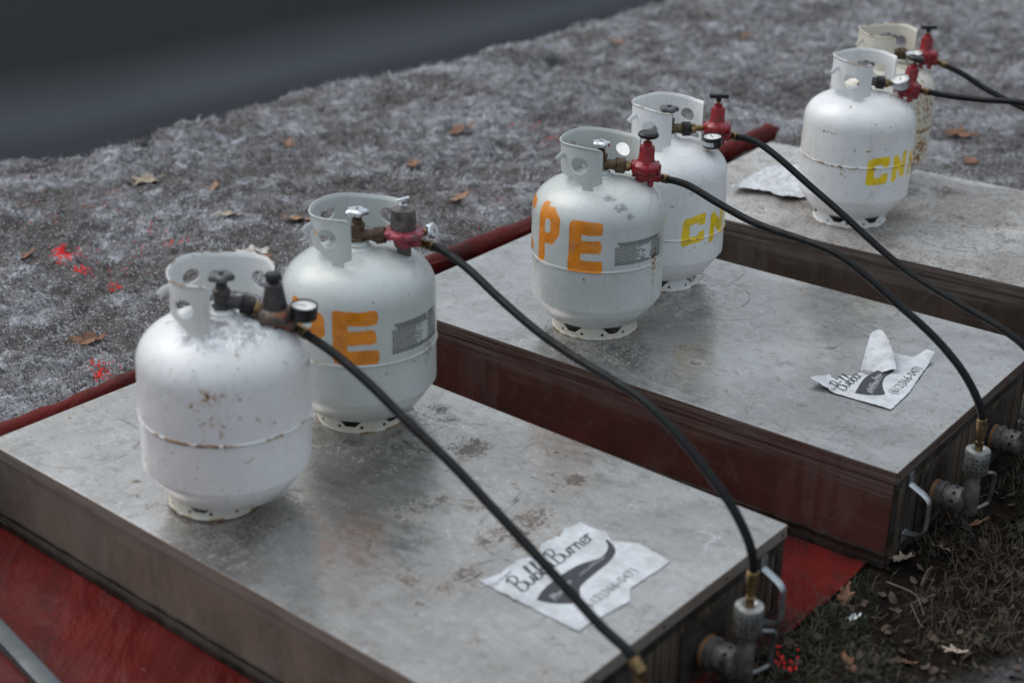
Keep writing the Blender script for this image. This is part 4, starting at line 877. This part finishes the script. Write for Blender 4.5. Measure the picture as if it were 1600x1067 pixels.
def items3(root, mp):
    m_ = MB(); script(m_, 'Bubba Burner', .29, 1.77, .036, mp, .0); m_.build('script_lettering', M_inkfaint, root)
w3 = lambda U, V: .012*np.abs(fbm(U*30+5, V*30+9, 515, 1, 4, .6)-.5)*2+.004*np.abs(np.sin(U*38+V*22))+.002+.010*np.clip((.30-U)/.06, 0, 1)
def loc3(u, v): a, b = toloc(2, u, v); return (a, b)
paper(2, [loc3(1140, 302), loc3(1160, 288), loc3(1180, 275), loc3(1205, 262), loc3(1250, 262), loc3(1290, 268), loc3(1300, 288), loc3(1290, 305), loc3(1250, 314), loc3(1222, 316), loc3(1205, 306), loc3(1170, 303)],
      'crumpled white flyer between two tanks on the farthest box', w3, items3)

# ------------------------------------------------------------------ leaves
def leaf(loc, size, rz, mat, label, name='dead_leaf', lobed=True, tilt=(0, 0), curl=.3, group='dead leaves lying on the snow'):
    rnd = random.Random(int(loc[0]*1000)+int(loc[1]*777)); pts = []; ph_ = rnd.uniform(0, 6)
    N = 44
    for k in range(N):
        t = k/N*2*math.pi
        base = .34+.16*abs(math.cos(t))**1.5
        rr = base*(1+(.20*math.cos(5*t+.3)+.14*math.cos(7*t+1.3+ph_)+.10*math.cos(11*t+ph_*2) if lobed else .06*math.cos(9*t)))+rnd.uniform(-.02, .02)
        pts.append((rr*math.cos(t)*1.25, rr*math.sin(t)*.85))
    sdf = poly_sdf(pts); cs = rnd.uniform(.6, 1.4)*curl
    def fm(U, V):
        Z = cs*(V*V*.9+.35*U*U*np.sign(U)*.6)+.05*np.sin(U*9+V*4)-.02*np.exp(-(V/.03)**2)
        return np.stack([U*size, V*size, Z*size], -1)
    o = sdf_sheet(name, -.95, .95, -.7, .7, .045, sdf, fm, mat)
    md = o.modifiers.new('thickness', 'SOLIDIFY'); md.thickness = .0006
    o.location = loc; o.rotation_euler = (tilt[0], tilt[1], rz); props(o, label, 'leaf', group)
    st = MB(); st.tube(spline([(-.35*size, 0, .0), (-.7*size, .02*size, .02*size), (-1.0*size, .08*size, .10*size)], 4), size*.014, 6); st.build('stem', mat, o)
    return o
LV = [((230, 285), .075, .7, 'tan', 'pale tan leaf curled on the snow, upper left, alone', .9), ((450, 226), .065, 2.2, 'orange', 'orange brown leaf on the snow just below the road', .5),
      ((715, 205), .085, .4, 'brown', 'dark brown clump of curled leaf on the snow above the red tarp roll', 1.3), ((330, 297), .06, 1.5, 'orange', 'small orange brown leaf right of the pale tan curled leaf', .6),
      ((355, 340), .055, .2, 'tan', 'small tan leaf above the collar of the plain white tank', .5), ((392, 400), .075, .5, 'pale', 'pale leaf just behind the collar of the plain white tank', .5),
      ((412, 402), .07, 1.9, 'brown', 'brown leaf touching the pale one behind the plain tank collar', .7), ((135, 532), .062, .3, 'brown', 'brown curled leaf left of the plain white tank', .9),
      ((36, 403), .055, 1.1, 'brown', 'dark brown leaf near the left edge beside the red spray marks', .6), ((718, 320), .06, .9, 'orange', 'orange tan leaf between the red spray haze and the tarp roll', .5),
      ((967, 68), .06, .2, 'orange', 'small orange leaf high on the snow beyond the middle tanks', .4), ((1165, 55), .06, .9, 'orange', 'faint orange leaf near the top of the snow, left of the farthest tanks', .4),
      ((1500, 215), .10, .2, 'brown', 'large dark brown leaf right of the farthest tank', .9), ((1515, 254), .07, 1.4, 'brown', 'dark brown leaf below the large one, right of the farthest tank', .9),
      ((1255, 80), .06, 1.4, 'brown', 'small brown leaf left of the farthest tanks collar', .5), ((645, 262), .055, 1.4, 'orange', 'small faded orange leaf beside the pinkish regulator top', .4), ((462, 350), .06, .2, 'orange', 'orange brown leaf left of the chrome wheeled tank', .4)]
def surf_z(x, y):              # height of the snow at a point, as built
    X = np.array([x]); Y = np.array([y]); H = base_h(X, Y); P, Q = PQ(X, Y)
    a = fbm(X, Y, 3, 1.6, 3); b = fbm(X, Y, 11, 6, 4, .6); c = fbm(X, Y, 21, 32, 3, .65); rid = 1-np.abs(2*fbm(X+b*.2, Y, 31, 4.2, 3)-1); near = np.clip(-P/.35, 0, 1)*.75+.25
    return float((H+((a-.5)*.08+(b-.5)*.062+(rid-.75)*.012)*near+(c-.5)*.040*(.4+.6*near)-.006)[0])
for (u, v), s, rz, mt, lb, curl in LV:
    p = unp(u, v, -.065)
    for _ in range(4): z = surf_z(p.x, p.y); p = unp(u, v, z-ZT)
    leaf((p.x, p.y, surf_z(p.x, p.y)+s*.10), s, rz, M_leaf[mt], lb, curl=curl, tilt=(random.uniform(-.2, .35), random.uniform(-.25, .25)))
RV = [((1410, 878), .04, .6, 'tan', 'crumpled tan leaf at the bottom corner of the middle box', 1.5), ((1318, 935), .04, 1.2, 'brown', 'brown curled leaf near the tip of the red tarp', 1.2), ((1490, 1022), .04, .4, 'tan', 'tan leaf on the soil near the lower right corner', 1.0),
      ((1325, 1042), .035, 2, 'brown', 'upright brown leaf near the bottom edge on the soil', 1.3), ((1525, 822), .035, .3, 'orange', 'reddish brown leaf under the wire loop of the middle box', .6), ((1455, 1000), .035, 1.3, 'dark', 'dark leaf left of the tan one on the soil', 1), ((1415, 1038), .03, .2, 'brown', 'brown broken leaf at the very bottom edge', 1),
      ((1470, 860), .03, 2.4, 'tan', 'tiny tan leaf beside the middle box end', 1)]
def soil_z(x, y):
    X = np.array([x]); Y = np.array([y]); P, Q = PQ(X, Y); s = sst(1.36, 1.5, P)
    return float((base_h(X, Y)+((fbm(X, Y, 51, 9, 5, .6)-.5)*.05+(fbm(X, Y, 61, 50, 2)-.5)*.014)*s-.012*s)[0])
for (u, v), s, rz, mt, lb, curl in RV:
    p = unp(u, v, -.21)
    for _ in range(4): p = unp(u, v, soil_z(p.x, p.y)-ZT)
    leaf((p.x, p.y, soil_z(p.x, p.y)+s*.25), s, rz, M_leaf[mt], lb, curl=curl, tilt=(random.uniform(-.5, .5), random.uniform(-.4, .4)), group='dead leaves lying on the soil')
p = unp(1335, 958, -.21); o = leaf((p.x, p.y, soil_z(p.x, p.y)+.008), .022, .5, simple('white_scrap', (.5, .52, .54), .7), 'small white ragged scrap on the soil below the red tarp', name='paper_scrap', curl=1.2, group=None); o['category'] = 'scrap'
# twigs
tw = [((1385, 905), (1430, 925), (1445, 950), 'forked twig below the corner of the middle box'), ((1425, 935), (1438, 958), (1445, 965), 'pale short twig on the soil, right of the white scrap'), ((1440, 905), (1450, 885), (1458, 880), 'thin twig standing beside the forked twig')]
for a, b, c, lb in tw:
    P3 = []
    for q in (a, b, c):
        p = unp(*q, -.21); p.z = soil_z(p.x, p.y)+.010; P3.append(p)
    o = empty('twig', P3[0], label=lb, cat='twig', group='twigs on the soil'); m_ = MB(); m_.tube(spline([p-P3[0] for p in P3], 4), .0012, 6); m_.build('stick', M_leaf['twig'], o)

# ------------------------------------------------------------------ grass and litter on the soil
def grass(name, n_, mat, cols, kind):
    rs = np.random.RandomState(5+n_); Q = rs.uniform(-1.0, 3.2, n_*3); P = rs.uniform(1.36, 2.1, n_*3)
    X = -1.056+P*.724+Q*.69; Y = 2.641-P*.69+Q*.724
    dens = fbm(X, Y, 71 if kind == 'straw' else 151, 5, 3); ok = (dens > rs.uniform(.35, .62, len(X))) & (P+(fbm(X, Y, 71, 6, 4)-.5)*.22 < 1.74)
    X = X[ok][:n_]; Y = Y[ok][:n_]; P = P[ok][:n_]; k = len(X)
    s = sst(1.36, 1.5, P); Z = base_h(X, Y)+((fbm(X, Y, 51, 9, 5, .6)-.5)*.05+(fbm(X, Y, 61, 50, 2)-.5)*.014)*s-.014*s
    a = rs.uniform(0, 6.28, k); ln = rs.uniform(.02, .06, k)*(1.2 if kind == 'straw' else .8); lean = rs.uniform(.6, 1.5, k) if kind == 'straw' else rs.uniform(.2, 1.2, k)
    wd = rs.uniform(.0008, .0016, k); dx, dy = np.cos(a), np.sin(a); V = np.zeros((k, 6, 3))
    for j, t in enumerate((0, .5, 1)):
        bend = lean*(t*.8+.4*t*t) ; hx = ln*t*np.sin(np.minimum(bend, 1.5)); hz = ln*t*np.cos(np.minimum(bend, 1.5))+.002
        for q, sg in enumerate((-1, 1)):
            w_ = wd*(1-t*.85)*sg; V[:, j*2+q] = np.stack([X+dx*hx-dy*w_, Y+dy*hx+dx*w_, Z+hz], -1)
    b0 = np.arange(k)[:, None]*6; Fq = np.concatenate([b0+np.array([0, 1, 3, 2]), b0+np.array([2, 3, 5, 4])])
    return props(npmesh(name, V.reshape(-1, 3), Fq, mat, smooth=False), kind='stuff')
M_green = leaf_mat('green_grass', (.007, .013, .004), (.020, .034, .010)); M_straw = leaf_mat('dry_straw', (.022, .015, .009), (.085, .060, .036))
props(grass('grass', 9000, M_green, None, 'green'), 'dark green grass growing in the soil beside the boxes', 'grass')
props(grass('dry_grass', 5500, M_straw, None, 'straw'), 'dry straw coloured grass matted over the soil', 'grass')
def litter():
    rs = np.random.RandomState(77); k = 2600; Q = rs.uniform(-1.0, 3.2, k); P = rs.uniform(1.37, 2.2, k); X = -1.056+P*.724+Q*.69; Y = 2.641-P*.69+Q*.724; s = sst(1.36, 1.5, P)
    Z = base_h(X, Y)+((fbm(X, Y, 51, 9, 5, .6)-.5)*.05+(fbm(X, Y, 61, 50, 2)-.5)*.014)*s-.008*s; V = np.zeros((k, 9, 3)); a = rs.uniform(0, 6.28, k); sz = rs.uniform(.003, .010, k)
    j = 0; tx = rs.uniform(-.7, .7, k); ty = rs.uniform(-.7, .7, k)
    for yy in (-1, 0, 1):
        for xx in (-1, 0, 1):
            lx = xx*sz*(1.2 if yy == 0 else .7)*rs.uniform(.7, 1.3, k); ly = yy*sz*rs.uniform(.6, 1.1, k)
            V[:, j] = np.stack([X+lx*np.cos(a)-ly*np.sin(a), Y+lx*np.sin(a)+ly*np.cos(a), Z+lx*tx+ly*ty+(xx*xx)*sz*.4*rs.uniform(-.2, 1, k)+.002], -1); j += 1
    b0 = np.arange(k)[:, None]*9; Fq = np.concatenate([b0+np.array([o_, o_+1, o_+4, o_+3]) for o_ in (0, 1, 3, 4)])
    props(npmesh('leaf_litter', V.reshape(-1, 3), Fq, M_litter), 'crumbled brown leaf litter scattered over the soil', 'leaf litter', kind='stuff')
M_litter = (lambda g: g.out(g.mix(g.ramp(g.noise(9, 3), .4, .6), (.014, .009, .006), (.075, .050, .036)), .8))(G('leaf_litter'))
litter()
# red spray paint on the litter, lower right
def red_spots():
    rs = random.Random(3); mb = MB()
    for k in range(26):
        u, v = 1222+rs.gauss(0, 11), 1050+rs.gauss(0, 9); p = unp(u, v, -.205); r_ = rs.uniform(.0010, .0032); z = soil_z(p.x, p.y)+.012+rs.uniform(0, .008)
        mb.lathe([(r_, -.002), (r_*1.1, 0), (r_*.6, .0016), (0, .002)], T(p.x, p.y, z) @ Matrix.Rotation(rs.uniform(-.6, .6), 4, 'X'), 7)
    props(mb.build('spray_paint', simple('fluorescent_red_paint', (.80, .012, .012), .6), None, 60), 'fluorescent red spray paint flecks on the soil at the bottom edge', 'spray paint', kind='stuff')
red_spots()

# ------------------------------------------------------------------ metal bar in the near left corner
def bar():
    a = unp(40, 1022, -.17); b = unp(-260, 690, -.17); c = unp(230, 1240, -.17)
    root = empty('metal_bar', (a.x, a.y, .03), label='pale grey metal bar lying on the red tarp in the lower left corner', cat='metal bar')
    d0 = Vector((-.9, 2.25, 0)); A0 = unp(-180, 790, -.165)-Vector((a.x, a.y, .03)); A1 = unp(260, 1262, -.165)-Vector((a.x, a.y, .03))
    t = (A1-A0).normalized(); n_ = Vector((-t.y, t.x, 0)); m_ = MB(); M_ = Matrix((t, n_, Vector((0, 0, 1)))).transposed().to_4x4(); M_.translation = A0
    L = (A1-A0).length; m_.box((0, -.016, -.004), (L, .016, .0), M_, bev=.001); m_.box((0, -.016, -.020), (L, -.013, -.004), M_); m_.box((0, .013, -.020), (L, .016, -.004), M_); m_.build('channel', M_baralu, root)
    f = MB(); f.box((0, -.020, -.0225), (L, .019, -.0195), M_); f.build('shadow_strip', M_black, root)  # black strip along the underside, standing in for the bar's shadow
M_baralu = simple('pale_aluminium', (.09, .10, .105), .5, .5, .1, 20, .05)
bar()
